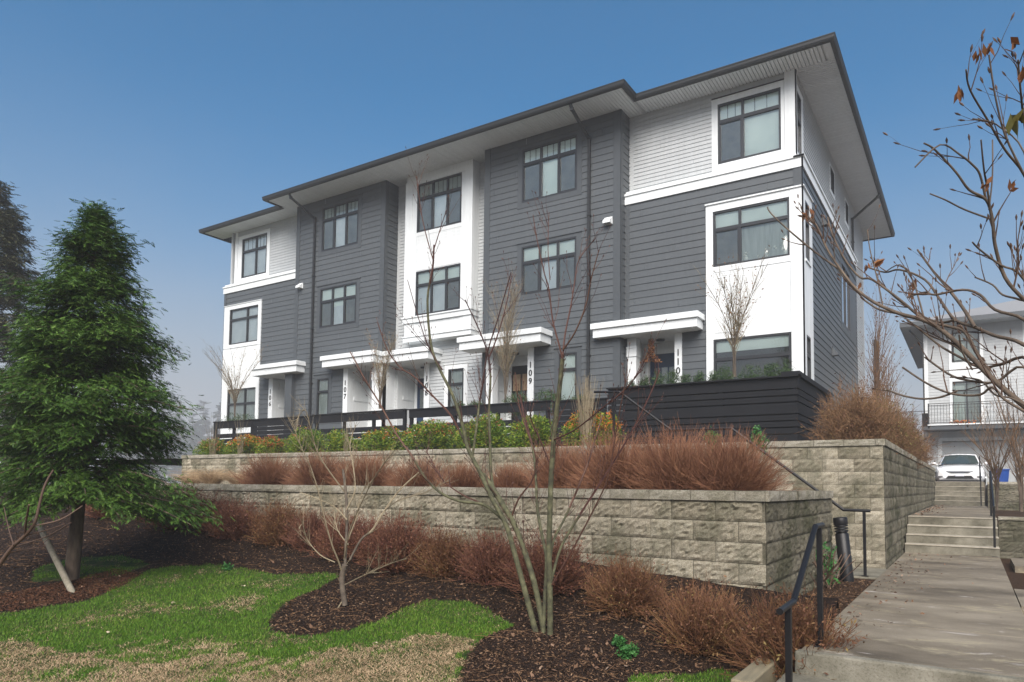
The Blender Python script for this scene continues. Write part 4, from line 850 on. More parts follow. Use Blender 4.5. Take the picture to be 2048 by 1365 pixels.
def traced(lines,Y0,name,label,cat,mt,mtw,ntw,lr,group=None,depth=.35,seed=2,second=None,rr=.006,tipm=None,k=8,ang=.6,thin=.8):
    """lines: (pixel polyline with radius px at start & end, depth drift); each limb leans to its own depth so that the crown is round"""
    r=np.random.default_rng(seed); q0=lines[0][0][0]; base=at(*q0[:2],Y0); t=thing(name,label,cat,tuple(base),group)
    paths=[];rads=[]
    for pts,r0,r1,dy0,dy1 in lines:
        n=len(pts); r0*=thin; r1*=(thin+1)/2; P=np.array([at(x,y,Y0+dy0+(dy1-dy0)*i/(n-1)) for i,(x,y) in enumerate(pts)]); P=smooth_path(P)
        dep=np.linalg.norm(P[0]-C0); rad=np.linspace(r0,r1,len(P))*dep/FPX; paths.append(P); rads.append(rad)
    m=MB(); m2=MB()
    for P,rd in zip(paths,rads):
        big=rd>.0105 if second else np.ones(len(rd),bool)
        nb=int(big.sum())
        if nb>1: m.tube(P[:nb+1],rd[:nb+1],k)
        if nb<len(P)-1: m2.tube(P[max(nb-1,0):],rd[max(nb-1,0):],5)
    tw,tr=sprout(paths,rads,ntw,lr,rr,r=r,ang=ang); tw2,tr2=sprout(tw,tr,ntw,(lr[0]*.4,lr[1]*.4),rr*.6,r=r,ang=.6,tmin=.1)
    for P,Rr in ((tw,tr),(tw2,tr2)): m2.add(*tubes(np.array(P),np.array(Rr),4))
    ends=np.array([p[-1] for p in tw+tw2]); dirs=unit(np.array([p[-1]-p[-2] for p in tw+tw2]))
    if tipm: m2.add(*tubes(np.stack([ends-dirs*.004,ends+dirs*.009,ends+dirs*.02],1),np.tile([[.0022,.0042,.0008]],(len(ends),1)),4))
    m.build('trunk',mt,t,True); m2.build('branches',mtw,t)
    return t,paths
Y0=5.5
ml=[([(1075,1278),(1052,1190),(1030,1110),(1012,1050),(985,1000),(960,945),(935,895),(925,850),(905,790),(880,740),(862,690),(855,600),(865,540),(868,490)],10,2.2,0,-.35),
([(1090,1278),(1072,1180),(1048,1100),(1026,1045),(990,985),(966,950)],9.5,7.5,.03,-.05),
([(966,950),(946,920),(948,892),(954,848),(959,804),(966,765),(975,705),(995,640),(1022,545)],5.5,1.4,-.05,.3),
([(990,990),(982,950),(980,880),(978,820),(981,760),(976,710),(958,660),(930,600)],6,1.6,-.05,.45),
([(976,720),(992,680),(1010,620),(1024,548)],3,1,.3,.5),
([(1100,1282),(1100,1190),(1098,1100),(1100,1020),(1102,960),(1106,900),(1110,850),(1116,800),(1122,750),(1125,718)],10,5.5,.02,-.15),
([(1125,718),(1118,690),(1105,640),(1098,580),(1088,545),(1074,480),(1066,430)],3.6,.9,-.15,-.3),
([(1125,718),(1130,670),(1142,610),(1150,560),(1158,520),(1190,478)],3.4,.9,-.15,.05),
([(1126,700),(1150,665),(1172,610),(1182,560),(1198,500)],3.2,1,-.15,-.4),
([(1100,560),(1096,500),(1098,425)],1.8,.8,-.2,-.1),
([(1086,1272),(1090,1190),(1093,1120),(1086,1080),(1075,1020),(1072,960),(1066,900),(1050,840),(1040,790)],7,2.2,0,.35),
([(1098,1150),(1106,1085),(1128,1040),(1150,990),(1175,930),(1190,880),(1205,830)],5,1.6,0,.5),
([(1102,1165),(1122,1095),(1160,1030),(1205,960),(1260,870),(1300,790),(1320,740)],5,1.2,0,.3),
([(1104,1170),(1150,1090),(1192,1010),(1216,955),(1228,890),(1240,820),(1252,760)],3,1.1,-.02,-.5),
([(1006,1040),(968,1010),(920,1003),(880,985),(850,955),(822,910),(795,872),(758,805),(735,768),(700,704)],5.5,1.6,.0,-.5),
([(958,1005),(925,990),(890,965),(868,930),(852,900)],3,1,0,.3),
([(930,885),(902,832),(868,795),(852,778),(826,752),(800,735),(775,700),(755,645)],3.8,1.2,-.1,-.45),
([(1020,1045),(1036,1000),(1062,965),(1072,930),(1068,900),(1040,820),(1030,745)],3.4,1.1,0,-.3),
([(1100,930),(1080,880),(1062,840),(1060,820)],2.6,1.2,0,-.2),
([(1108,880),(1150,860),(1200,820),(1260,770),(1300,700)],2.8,1,-.1,-.45),
([(885,740),(860,700),(838,640),(815,560)],2.4,.9,-.3,-.5),
([(866,520),(845,440),(833,352)],2,.8,-.35,-.4),([(866,505),(880,460),(893,420)],1.8,.8,-.35,-.2)]
maple,mp=traced(ml,Y0,'maple_tree','bare multi-stemmed young maple with green mossy stems and red twigs in the mulch','tree',M['bark_green'],M['twig_red'],300,(.12,.5),second=True,tipm=True,seed=9,rr=.0032,thin=.6)
sl_=[([(690,1212),(684,1160),(690,1130)],9,7,0,0),([(690,1140),(692,1090),(694,1040),(692,990),(686,940)],5,3,0,.1),([(686,1150),(676,1120),(664,1090),(650,1040),(636,980),(620,930)],3,1,0,-.4),
([(670,1125),(640,1110),(615,1080),(605,1050),(598,1058)],2,.8,0,-.3),([(700,1120),(722,1080),(745,1060),(770,1020),(800,980),(838,945)],4,1.5,0,.3),([(770,1020),(800,1000),(850,985),(900,960)],2.4,.8,.2,.5),
([(694,1040),(670,1015),(640,1000),(600,985)],2.4,.9,0,-.2),([(690,985),(660,945),(635,905),(622,860),(610,820),(590,845)],2.6,.8,.1,-.2),([(696,1080),(715,1030),(722,990),(745,960)],2.2,.8,0,.3),
([(693,1020),(710,980),(706,930),(700,890),(712,850)],2.2,.8,0,.2),([(690,1170),(730,1150),(780,1128),(812,1118)],2,.7,0,-.3),([(688,1120),(700,1060),(726,1000),(752,950),(790,900)],2.4,.8,0,-.4),([(622,935),(605,900),(590,860),(588,845)],1.3,.7,-.3,-.3),
([(686,1200),(672,1222),(655,1242)],2.2,.6,0,-.2),([(697,1090),(675,1060),(668,1020),(670,995)],2,.7,0,.3)]
qs=gp(690,1215); traced(sl_,float(qs[1]),'small_bare_tree','small pale-barked bare tree with spreading branches in the mulch tongue','tree',M['bark_pale'],M['twig_straw'],260,(.08,.36),seed=4,rr=.0024,second=True,thin=.6)
qe=gp(-30,1110)
el=[([(-40,1150),(0,1068),(40,1022),(62,975),(72,935)],4.5,1.6,0,0),([(35,1030),(90,1035),(140,1018)],1.8,.8,0,.2),([(25,1045),(80,1040),(150,1005)],1.8,.8,0,-.3),([(60,985),(95,1000),(140,985)],1.5,.7,0,.3),([(66,1000),(52,955),(58,945)],1.5,.8,0,0),([(60,975),(58,1010),(50,1060)],1.5,.8,0,.2),([(66,960),(85,905),(105,945)],2.2,1,0,-.2),([(-10,1080),(40,1065),(90,1060)],1.6,.7,0,0),([(65,975),(110,960),(168,930)],1.4,.6,0,.2)]
el=[([(-70,1240),(-30,1135),(0,1075),(35,1050),(60,1030),(72,1035)],5,3,0,0),([(55,1045),(60,1020),(72,1010)],2,1,0,0)]+el[:0]+[([(-60,1275),(-35,1195),(0,1130),(25,1095),(50,1072),(68,1050),(72,1036)],4.5,2.2,0,0),([(72,1040),(85,985),(95,960),(107,940)],3,1.6,0,.1),([(50,1072),(52,1045),(58,1010)],2.4,1.4,0,-.1),([(68,1052),(120,1040),(165,1012)],1.8,.8,0,.3),([(50,1072),(95,1060),(130,1048)],1.5,.7,0,.2),([(35,1092),(90,1075),(142,1046)],1.6,.7,0,-.2),([(20,1105),(60,1098),(92,1092)],1.4,.6,0,.2),([(28,1092),(18,1060),(8,1015)],1.5,.7,0,.2)]
traced(el[2:],float(gp(-60,1275)[1]),'young_tree','leafless reddish sapling twigs reaching in at the left edge before the stake','sapling',M['twig_brown'],M['twig_red'],10,(.05,.18),seed=5,rr=.003)
# little bare trees of the patios
def broom_tree(label,loc,h,spread,n,mt,mtw,seed,leafm=None,nleaf=0,group=None,rr=.008,stems=6,cat='bare tree',name='patio_tree',tw=.5,trunk_h=.25):
    r=np.random.default_rng(seed); t=thing(name,label,cat,loc,group); loc=np.array(loc); paths=[];rads=[]
    for i in range(stems):
        a=r.uniform(0,6.28); s=spread*r.uniform(.35,1); P=np.array([[0,0,0],[.04*math.cos(a),.04*math.sin(a),h*trunk_h],[s*.35*math.cos(a),s*.35*math.sin(a),h*.55],[s*math.cos(a),s*math.sin(a),h*r.uniform(.8,1)]])+r.normal(size=(4,3))*.03; P[0]=[r.normal()*.02,r.normal()*.02,0]
        paths.append(smooth_path(P)+loc); rads.append(np.linspace(rr*2,rr*.5,len(paths[-1])))
    m=MB(); [m.tube(p,q,6) for p,q in zip(paths,rads)]; m.build('trunk',mt,t)
    a1,b1=sprout(paths,rads,n,(h*.12,h*.32),rr*.7,r=r,up=.5); a2,b2=sprout(a1,b1,n*2,(h*.05,h*.16),rr*.4,r=r,tmin=.1,up=.4)
    m=MB(); m.add(*tubes(np.array(a1),np.array(b1),4)); m.add(*tubes(np.array(a2),np.array(b2),3)); m.build('branches',mtw,t)
    if nleaf:
        A=np.array(a2); j=r.integers(0,len(A),nleaf); c=A[j,r.integers(1,4,nleaf)]; u=unit(r.normal(size=c.shape))*.035; v=unit(np.cross(u,r.normal(size=c.shape)))*.014; m=MB(); m.add(*cards(c,u,v)); m.build('dry_leaves',leafm,t)
    return t
for i,(px,py,y,h,s,st,lf,lb) in enumerate(((470,835,17.3,3.0,1.35,9,120,'bare multi-stem patio tree at the far left end of the building'),(760,818,17.2,2.6,.85,7,160,'bare patio tree with a few withered leaves between units 107 and 108'),(1010,805,17.2,3.7,.7,8,60,'tall bare yellowish patio tree covering the canopy of unit 109'),(1468,755,16.9,2.9,.8,8,200,'bare little tree in the corner planter before the white panel'))):
    q=at(px,py,y); broom_tree(lb,tuple(q),h,s*1.1,170 if i!=2 else 220,M['bark_pale'],M['twig_straw'],200+i,M['brownleaf'],lf,'small bare patio trees',.0085,st)
for i,(px,y,z0,h,s,n,lb) in enumerate(((1752,25,2.2,5.4,.35,60,'slim columnar bare tree at the rear corner of the townhouse'),(1768,27,2.2,4.2,.4,50,'second slim bare tree just right of the columnar one'))):
    q=at(px,800,y); broom_tree(lb,(q[0],y,z0),h,s,n*2,M['twig_brown'],M['tan'],220+i,M['brownleaf'],350,None,.012,9,name='columnar_tree',tw=.3)
tb=[(1712,14.4,.95,1.35,'tan-brown round shrub at the corner of the upper wall'),(1752,16.4,1.15,1.5,'larger tan-brown shrub behind the corner shrub, with olive tint'),(1790,20,1.2,1.45,'tan-brown shrub farther back along the side wall'),(1806,25,1.2,1.3,'smallest-looking rust shrub at the far end of the side wall')]
for i,(px,y,rx,rz,lb) in enumerate(tb):
    X=min(at(px,860,y)[0],-1.25-rx*.75); X=at(px,860,y)[0]; 
    twig_bush('tan_shrub',lb,'shrub',rx*.72,rz*.82,900,7000,M['tan'],M['oliveleaf'] if i==1 else M['shrubleaf'],5000,'tan shrubs above the side wall',240+i,.004,.022,loc=(X-.05,y,2.28),up=.7,sub=.9)
# ---------------------------------------------------------------- conifers
def conifer(label,loc,h,rb,nbr,fol,seed,spray=9,leafs=.07,group=None,trunk_r=.15,z0=.16,lean=(0,0),name='conifer_tree',droop=.1,power=.9,mt=None,leaf_w=.2,ell=False,lump=.0,asym=0,capped=False):
    r=np.random.default_rng(seed); t=thing(name,label,'conifer',loc,group); loc=np.array(loc,float)
    ax=np.array([[lean[0]*k+.05*math.sin(k*5),lean[1]*k,h*k] for k in np.linspace(0,.99,10)])
    m=MB(); m.tube(ax+loc,trunk_r*np.linspace(1,.04,10)**1.0,10); m.build('trunk',mt or M['bark_brown'],t,True)
    # limbs
    f=r.uniform(0,.97,nbr)**.85; zz=z0+(1-z0)*f; a=r.uniform(0,6.28,nbr); prof=(1-f)**power*(.85+.15*np.sin(f*40)) if not ell else np.sqrt(np.clip(1-(2*f-.75)**2/1.6,0,1))*.9
    prof=prof*np.where(f<.16,.72+.28*f/.16,1)*(1 if ell else 1.0); prof=np.minimum(prof,.6) if capped else prof; prof=np.clip(prof,0.03,1); ln=rb*prof*r.uniform(.7,1.12,nbr)*(1+lump*np.sin(a*2.3+f*14)*np.cos(a*1.1-f*9))*(1+asym*np.cos(a-.6)*(1-f))
    cx=np.interp(zz,np.linspace(0,.99,10),ax[:,0]); cy=np.interp(zz,np.linspace(0,.99,10),ax[:,1]); b=np.stack([cx,cy,zz*h],1)
    d=np.stack([np.cos(a),np.sin(a),.35-.3*(1-f)+.9*np.clip(f-.75,0,1)*4],1); p=stem_paths(nbr,b,d,ln,6,.035,-droop,r=r)
    m=MB(); m.add(*tubes(p+loc,.010*(ln/rb+.3)[:,None]*np.linspace(1.6,.4,6)[None],4)); m.build('limbs',mt or M['bark_brown'],t)
    # sprays of scale-like leaves
    ns=(spray*(.4+ln/rb*1.6)*np.clip((1.02-f)*3.5,.1,1)).astype(int)+2; idx=np.repeat(np.arange(nbr),ns); n=len(idx); tt=r.uniform(.22,1.02,n)**.8*4.99; k=tt.astype(int).clip(0,4); fr=(tt-k)[:,None]
    c=p[idx,k]*(1-fr)+p[idx,k+1]*fr+r.normal(size=(n,3))*np.array([.06,.06,.04])*rb/1.5
    D=unit(p[idx,-1]-p[idx,0]); sdv=unit(np.stack([-D[:,1],D[:,0],D[:,2]*0],1)); sg=r.choice([-1,1],n)[:,None]
    sd=unit(D*r.uniform(.25,1,(n,1))+sdv*sg*r.uniform(0,1,(n,1))+np.array([0,0,-.25])+r.normal(size=(n,3))*.18)
    nrm=unit(np.array([0,0,1.])+r.normal(size=(n,3))*.35); sid=unit(np.cross(sd,nrm)); S=leafs*r.uniform(.7,1.35,(n,1))
    m=MB()
    for (along,ang,ls,dz) in ((1.0,0,1.0,-.1),(.75,.6,.62,-.1),(.75,-.6,.62,-.12),(.3,.85,.6,-.1),(.3,-.85,.6,-.1),(-.1,1.0,.5,-.05),(-.1,-1.0,.5,-.05)):
        u=unit(sd*math.cos(ang)+sid*math.sin(ang)+np.array([0,0,dz*1.5]))*S*ls*.62; cc=c+sd*S*along*.8+u*.8+np.array([0,0,1])*S*dz*max(along,0)
        m.add(*cards(cc+loc,u,unit(np.cross(u,nrm))*S*leaf_w*ls))
    m.build('crown',fol,t)
    return t
qc=gp(142,1160)
conifer('large green cedar with a bare lower trunk at the left, standing on the lawn edge',(qc[0],qc[1],qc[2]-.05),4.66,1.85,560,M['cedar'],5,spray=118,leafs=.045,trunk_r=.085,asym=.04,capped=True,z0=.205,lean=(.08,.1),power=.9,droop=.22,leaf_w=.17,lump=.3)
conifer('tall brownish-green conifer rising behind the cedar at the left edge',(*at(-25,900,8.4)[:2],1.0),8.9,2.4,520,M['cedardark'],6,spray=42,leafs=.08,trunk_r=.2,z0=.12,power=.6,droop=.3)
q=gp(155,1190); stk=MB(); a_=np.array(gp(155,1190)); a_[2]-=.08; top=at(70,1035,a_[1]+.25); stk.tube([a_,a_+(top-a_)*.5,top],[.036,.035,.034],12); tag(stk.build('tree_stake',M['wood'],smooth=True),'leaning round wooden stake beside the cedar trunk','stake')
# fog-bound conifers far behind
fp=conifer('x',(0,0,0),15,2.3,130,M['farneedle'],8,spray=6,leafs=.5,trunk_r=.3,z0=.05,power=.75,group='conifers fading into the fog',mt=M['bark_brown'],name='far_conifer',leaf_w=.35)
far=[(326,250,2.0),(350,270,2.35),(381,255,1.9),(402,275,2.4),(436,250,2.1),(462,265,2.35),(290,250,2.0),(250,265,2.2),(1752,240,2.0),(1778,255,2.35),(1800,240,1.9),(1826,262,2.2),(60,80,.7),(20,86,.8),(120,84,.7)]
fl=['foggy conifer right of the cedar crown','taller foggy conifer second from the cedar crown','foggy conifer third from the cedar crown','tallest foggy conifer between the cedar and the building','foggy conifer close to the left end of the building','foggy conifer partly hidden by the left end of the building','foggy conifer behind the right edge of the cedar','foggy conifer hidden behind the cedar crown','foggy conifer by the rear corner of the townhouse','tallest foggy conifer between the two buildings','foggy conifer left of the neighbouring house roof','foggy conifer hidden behind the neighbouring house','foggy conifer seen below the left conifer crown','foggy conifer at the far left edge','foggy conifer low between the left trunks']
for i,((px,dep,s),lb) in enumerate(zip(far,fl)):
    q=atd(px,960,dep); o=fp if i==0 else copy_tree(fp); o.location=(q[0],q[1],.5); o.scale=(s,s,s*.92); o.rotation_euler=(0,0,i*1.1); o['label']=lb
for i,(x,y,s_,lb) in enumerate(((-9,-34,1.0,'conifer across the street behind the viewer, left of four'),(-2,-38,1.15,'tallest conifer across the street behind the viewer'),(6,-33,.9,'conifer across the street behind the viewer, right of the tallest'),(13,-36,1.05,'conifer across the street behind the viewer, rightmost of four'))):
    o=copy_tree(fp); o.location=(x,y,-.5); o.scale=(s_,s_,s_*.9); o['label']=lb; o['group']='conifers across the street'
# ---------------------------------------------------------------- near branches from the tree right of the frame
Yn=3.5
rb=[([(2240,1420),(2215,1180),(2180,980),(2120,870),(2048,812),(1985,758),(1930,702),(1885,662),(1845,640),(1800,628),(1750,606),(1712,578),(1685,545),(1655,500),(1632,450),(1610,430)],9.5,2.0,0,.5),
([(1800,628),(1760,620),(1735,605),(1722,595)],3,2,.42,.5),([(1680,540),(1640,512),(1600,480),(1562,447),(1540,425),(1535,415)],3,1.5,.5,.65),
([(1985,758),(1950,700),(1930,665),(1905,655),(1850,640),(1800,600),(1745,560),(1720,555),(1690,520),(1665,470),(1655,435)],5,1.8,.3,.7),
([(2180,980),(2120,760),(2048,690),(1990,672),(1950,655),(1910,640),(1880,600),(1850,560),(1800,540),(1770,545),(1735,535)],6,2,0,.9),
([(1950,655),(1925,615),(1890,570),(1868,545),(1835,500)],5,2,.35,.7),([(1910,640),(1880,645),(1840,630),(1790,595),(1757,560)],3.5,1.5,.4,.8),
([(2120,870),(2060,830),(2010,800),(1985,775),(1960,790),(1915,790),(1880,780),(1845,762),(1805,735)],4,2.2,-.1,.2),([(1915,782),(1880,795),(1840,798),(1800,790),(1775,780)],3,2,.1,.2),
([(2160,930),(2090,640),(2048,600),(2010,555),(1990,490),(1985,440),(1972,400),(1938,380),(1912,345),(1870,300),(1848,287)],5.5,1.5,0,-.5),
([(1972,400),(1960,350),(1945,330),(1920,310),(1880,290),(1830,335)],3,1.4,-.3,-.5),([(1985,440),(1930,420),(1890,400),(1860,388)],2.5,1.3,-.3,-.5),([(1990,490),(1975,380),(1968,340),(1962,280)],3,1.3,-.35,-.6),([(1978,420),(1985,350),(1985,280)],2,1.2,-.35,-.3),
([(2090,640),(2075,430),(2048,350),(2010,300),(1975,240),(1940,180),(1932,140)],3.6,1.2,0,-.8),([(2048,350),(2010,270),(1990,190),(1978,110)],2.6,1.4,-.5,-.7),([(2075,430),(2048,240),(2042,190),(2036,120)],3,1.5,-.3,-.6),([(2090,640),(2075,450),(2048,305),(2000,255),(1975,243),(1945,238)],2,1.3,-.5,-.6),
([(2165,950),(2120,830),(2060,720),(2000,730),(1960,735),(1920,715),(1880,692),(1840,660),(1815,640)],5,2,.1,.6),([(1925,705),(1905,690),(1880,680),(1845,665)],3,1.5,.3,.6),([(2165,950),(2110,830),(2048,735),(1990,765),(1930,760),(1900,750),(1870,730),(1850,715)],4,2.2,.1,.4),
([(2165,950),(2120,780),(2090,700),(2048,640),(1990,620),(1960,590),(1925,580),(1870,590),(1850,585),(1815,595)],5,2,.1,.4),([(2165,950),(2115,760),(2075,620),(2040,600),(2005,590),(1985,570),(1950,555)],4,1.6,0,.3),([(1945,740),(1925,705),(1918,670)],2.2,1.6,.2,.1),
([(2165,950),(2100,850),(2030,800),(1990,790),(1958,760),(1900,755)],3,1.6,0,.3),([(2165,950),(2100,700),(2048,560),(2000,530),(1960,500),(1945,485)],3.4,1.5,0,-.3),([(1765,610),(1755,560),(1740,500),(1735,460)],2,1,.5,.6),([(1850,645),(1838,600),(1825,560),(1800,530),(1770,545)],2.6,1.2,.45,.7),([(1720,590),(1690,560),(1670,520),(1668,470)],2,1,.5,.4)]
nb,npaths=traced(rb,Yn,'foreground_tree','budding bare tree at the right edge whose brown branches cross the sky and houses','tree',M['bark_brown'],M['twig_brown'],120,(.06,.3),seed=21,rr=.0035,tipm=True,k=10,ang=.75,thin=.62)
r=np.random.default_rng(77)
for i,(px,py,y,s,mm) in enumerate(((1612,432,4.0,.05,'brownleaf'),(1624,434,4.0,.045,'brownleaf'),(1735,535,4.2,.04,'brownleaf'),(1757,527,4.2,.05,'brownleaf'),(1825,565,4.2,.06,'brownleaf'),(1823,592,4.2,.035,'brownleaf'),(1718,575,4.1,.035,'brownleaf'),(1970,368,3.0,.035,'brownleaf'),(2022,372,3.0,.035,'brownleaf'),(1978,96,2.8,.035,'brownleaf'),(1955,116,2.8,.035,'brownleaf'),(2032,88,2.8,.05,'brownleaf'),(1920,190,2.8,.04,'brownleaf'),(2026,250,2.8,.06,'oliveleaf'),(2040,240,2.8,.05,'oliveleaf'),(2044,155,2.8,.035,'brownleaf'))):
    c=at(px,py,y); k=4; s*=.8; m=MB(); u=np.array([r.normal()*.3,r.normal()*.3,-1]); u=u/np.linalg.norm(u)
    for j in range(k):
        uu=unit((u+r.normal(size=3)*.35)[None])*s*r.uniform(.6,1); vv=unit(np.cross(uu,r.normal(size=(1,3))))*s*.3; m.add(*cards((c+r.normal(size=3)*s*.2)[None],uu,vv))
    m.build('withered_leaf',M[mm],nb)
# weeds
for i,(px,py,s,lb) in enumerate(((1255,1312,.085,'leafy green weed in the mulch right of the maple'),(1240,1290,.06,'small pale weed tuft behind the leafy weed'),(455,1140,.06,'bluish weed patch on the far lawn edge'),(1420,905,.0,''),)):
    if not s: continue
    q=gp(px,py); o=leaf_bush('weed',lb,'weed',s,s*.8,90,M['greenleaf'],None,0,None,300+i,.018,tuple(q),flat=.5,stem=False)
for px,y,lb in ((1423,11.6,'small light-green sapling above the terrace hedge, nearer the stair handrail bend'),(1517,11.6,'small light-green sapling above the right end of the terrace hedge')):
    q=at(px,878,y); leaf_bush('sapling',lb,'sapling',.12,.3,110,M['greenleaf'],None,0,None,int(px),.03,(q[0],y,2.2),flat=.5,stem=True)
q=gp(1690,1150); leaf_bush('weed','sprawling green-leaved seedling at the foot of the bollard','weed',.16,.5,90,M['greenleaf'],None,0,None,333,.026,(-1.55,9.6,.38),flat=.45,stem=True)
# hedge right
hd=thing('clipped_hedge','clipped dark green box hedge right of the upper landing','hedge',(1.4,21,.95)); r=np.random.default_rng(3); n=9000
c=np.stack([r.uniform(1.15,6,n),r.uniform(20.2,21.2,n),r.uniform(.93,1.72,n)],1); f_=r.integers(0,3,n); c[f_==0,1]=20.2; c[f_==1,2]=1.72; c[(f_==2),0]=np.where(r.uniform(size=(f_==2).sum())<.3,1.15,c[f_==2,0]); c+=r.normal(size=c.shape)*.03
u=unit(r.normal(size=c.shape))*.04; m=MB(); m.add(*cards(c,u,unit(np.cross(u,r.normal(size=c.shape)))*.02)); m.build('leaves',M['yew'],hd); m=MB(); m.box(1.2,6,20.25,21.15,.9,1.68); m.build('inner_branches',M['rust2'] if 0 else M['mulch'],hd)
for i,(px,y,h,s,lb) in enumerate(((1992,26,3.3,1.2,'bare small tree left of two, before the slatted fence'),(2040,25,3.8,1.3,'bare small tree at the right edge before the slatted fence'))):
    q=at(px,960,y); broom_tree(lb,(q[0],y,1.0),h,s,130,M['bark_brown'],M['tan'],260+i,None,0,None,.012,9,name='bare_tree')
# ---------------------------------------------------------------- lawn, straw, chips, litter (uncountable)
def scatter(poly_test,x0,x1,y0,y1,n,r):
    x=r.uniform(x0,x1,n); y=r.uniform(y0,y1,n); k=poly_test(x,y); return x[k],y[k]
r=np.random.default_rng(12)
def surf(x,y): return G(x,y)+vnoise(x,y,9,1)*.012+vnoise(x,y,28,2)*.004
def edge(x,y): return vnoise(x,y,14,5)*.06,vnoise(x,y,17,6)*.06
def lawn_t(x,y): ex,ey=edge(x,y); return inpoly(x+ex,y+ey,lawn)|inpoly(x+ex,y+ey,lawn3)|(inpoly(x+ex,y+ey,lawn2)&(vnoise(x,y,12,9)>-.1))
def dist_keep(x,y,k=1.0): d=np.hypot(x,y); return r.uniform(size=len(x))<np.clip((5.5/d)**2*k,0,1)
x,y=scatter(lambda a,b:lawn_t(a,b),-17,-1.2,2.0,9,1500000,r); k=dist_keep(x,y,1.2)
x,y=x[k],y[k]; ex,ey=edge(x,y); st=inpoly(x+3*ex,y+3*ey,straw)|inpoly(x+6*ey,y+5*ex+.1,straw); sv=vnoise(x,y,5,8)+vnoise(x,y,19,18)*.5+vnoise(x,y,45,28)*.35; dry=r.uniform(size=len(x))<1/(1+np.exp(-(sv*7+np.where(st,3.4,-3.1))))
def blades(x,y,h,w,flat,r):
    n=len(x); a=r.uniform(0,6.28,n); ln=r.uniform(.5,1.2,n)*h; d=np.stack([np.cos(a)*flat,np.sin(a)*flat,np.ones(n)],1); d=unit(d+r.normal(size=(n,3))*.15); b=np.stack([x,y,surf(x,y)-.004],1)
    s=np.stack([-np.sin(a),np.cos(a),np.zeros(n)],1)*w; t1=b+d*ln[:,None]*.55; d2=d.copy(); d2[:,2]*=.5; t2=t1+unit(d2)*ln[:,None]*.5
    V=np.stack([b-s,b+s,t1+s*.7,t2,t1-s*.7],1).reshape(-1,3); i=np.arange(n)[:,None]*5
    F=np.concatenate([i+[0,1,2,4],i+[4,2,3,3]]); return V,F
g=~dry; m=MB(); m.add(*blades(x[g],y[g],.036,.0021,.55,r)); tag(m.build('lawn',M['grass']),'short green lawn on the garden slope','grass',None,'stuff')
x2,y2=x[dry],y[dry]; m=MB(); m.add(*blades(x2,y2,.045,.0022,1.9,r)); tag(m.build('dry_grass',M['straw']),'matted dead straw grass along the lawn front','dry grass',None,'stuff')
def mulch_t(x,y): return ~(inpoly(x,y,lawn)|inpoly(x,y,lawn2)|inpoly(x,y,lawn3))
def flakes(x,y,z,s,asp,tilt,r):
    n=len(x); c=np.stack([x,y,z],1); u=unit(r.normal(size=(n,3))*[1,1,tilt])*s; v=unit(np.cross(u,r.normal(size=(n,3))*[tilt,tilt,1]))*s*asp; return cards(c,u,v)
x,y=scatter(mulch_t,-14,-1.15,2.5,7.05,330000,r); k=dist_keep(x,y,.9); x,y=x[k],y[k]; m=MB(); s=r.uniform(.006,.02,(len(x),1)); m.add(*flakes(x,y,surf(x,y)+.006,s,.3,.35,r)); x=r.uniform(-1.6,-1.12,2600); y=r.uniform(7.1,10.8,2600); m.add(*flakes(x,y,.376+0*x,r.uniform(.008,.022,(2600,1)),.3,.35,r)); tag(m.build('mulch_chips',M['chips']),'dark bark mulch chips under the shrubs','mulch',None,'stuff')
qc_=gp(200,1180); x,y=scatter(lambda a,b:inpoly(a,b,wp([(0,1222),(60,1218),(160,1200),(240,1178),(285,1150),(230,1140),(120,1165),(-60,1200)])),-14,-6,2,9,500000,r); m=MB(); m.add(*flakes(x,y,surf(x,y)+.008,r.uniform(.008,.022,(len(x),1)),.3,.4,r)); tag(m.build('reddish_mulch',M['redchips']),'reddish fresh mulch and needles around the cedar foot','mulch',None,'stuff')
x,y=scatter(mulch_t,-12,-1.2,3.5,6.6,3800,r); k=(dist_keep(x,y,1.0))&(r.uniform(size=len(x))<np.where(x>-5,.75,.28)); x,y=x[k],y[k]; m=MB(); m.add(*flakes(x,y,surf(x,y)+.014,r.uniform(.012,.034,(len(x),1)),.5,.45,r)); 
n=190; xx=np.concatenate([-1.05+np.abs(r.normal(size=n))*.28,r.uniform(-1.0,.35,26)]); yy=np.concatenate([r.uniform(7,15.4,n),r.uniform(6,15,26)]); m.add(*flakes(xx,yy,.408+0*xx,r.uniform(.01,.03,(len(xx),1)),.5,.35,r))
n=260; xx=-1.05+np.abs(r.normal(size=n))*.22; yy=r.uniform(17,28.6,n); m.add(*flakes(xx,yy,1.076+0*xx,r.uniform(.012,.035,(n,1)),.5,.35,r)); tag(m.build('fallen_leaves',M['litter']),'brown fallen leaves on mulch and concrete','leaf litter',None,'stuff')
n=1400; xx=r.uniform(-12,-1.25,n); yy=r.uniform(4,6.9,n); k=mulch_t(xx,yy); b=np.stack([xx,yy,surf(xx,yy)+.012],1)[k]; n=len(b); p=stem_paths(n,b,np.stack([r.normal(size=n),r.normal(size=n),r.normal(size=n)*.1],1),r.uniform(.05,.2,n),4,.08,r=r); m=MB(); m.add(*tubes(p,np.full((n,4),.0018),3)); tag(m.build('dead_twigs',M['tan']),'thin dead twigs lying on the mulch','twigs',None,'stuff')
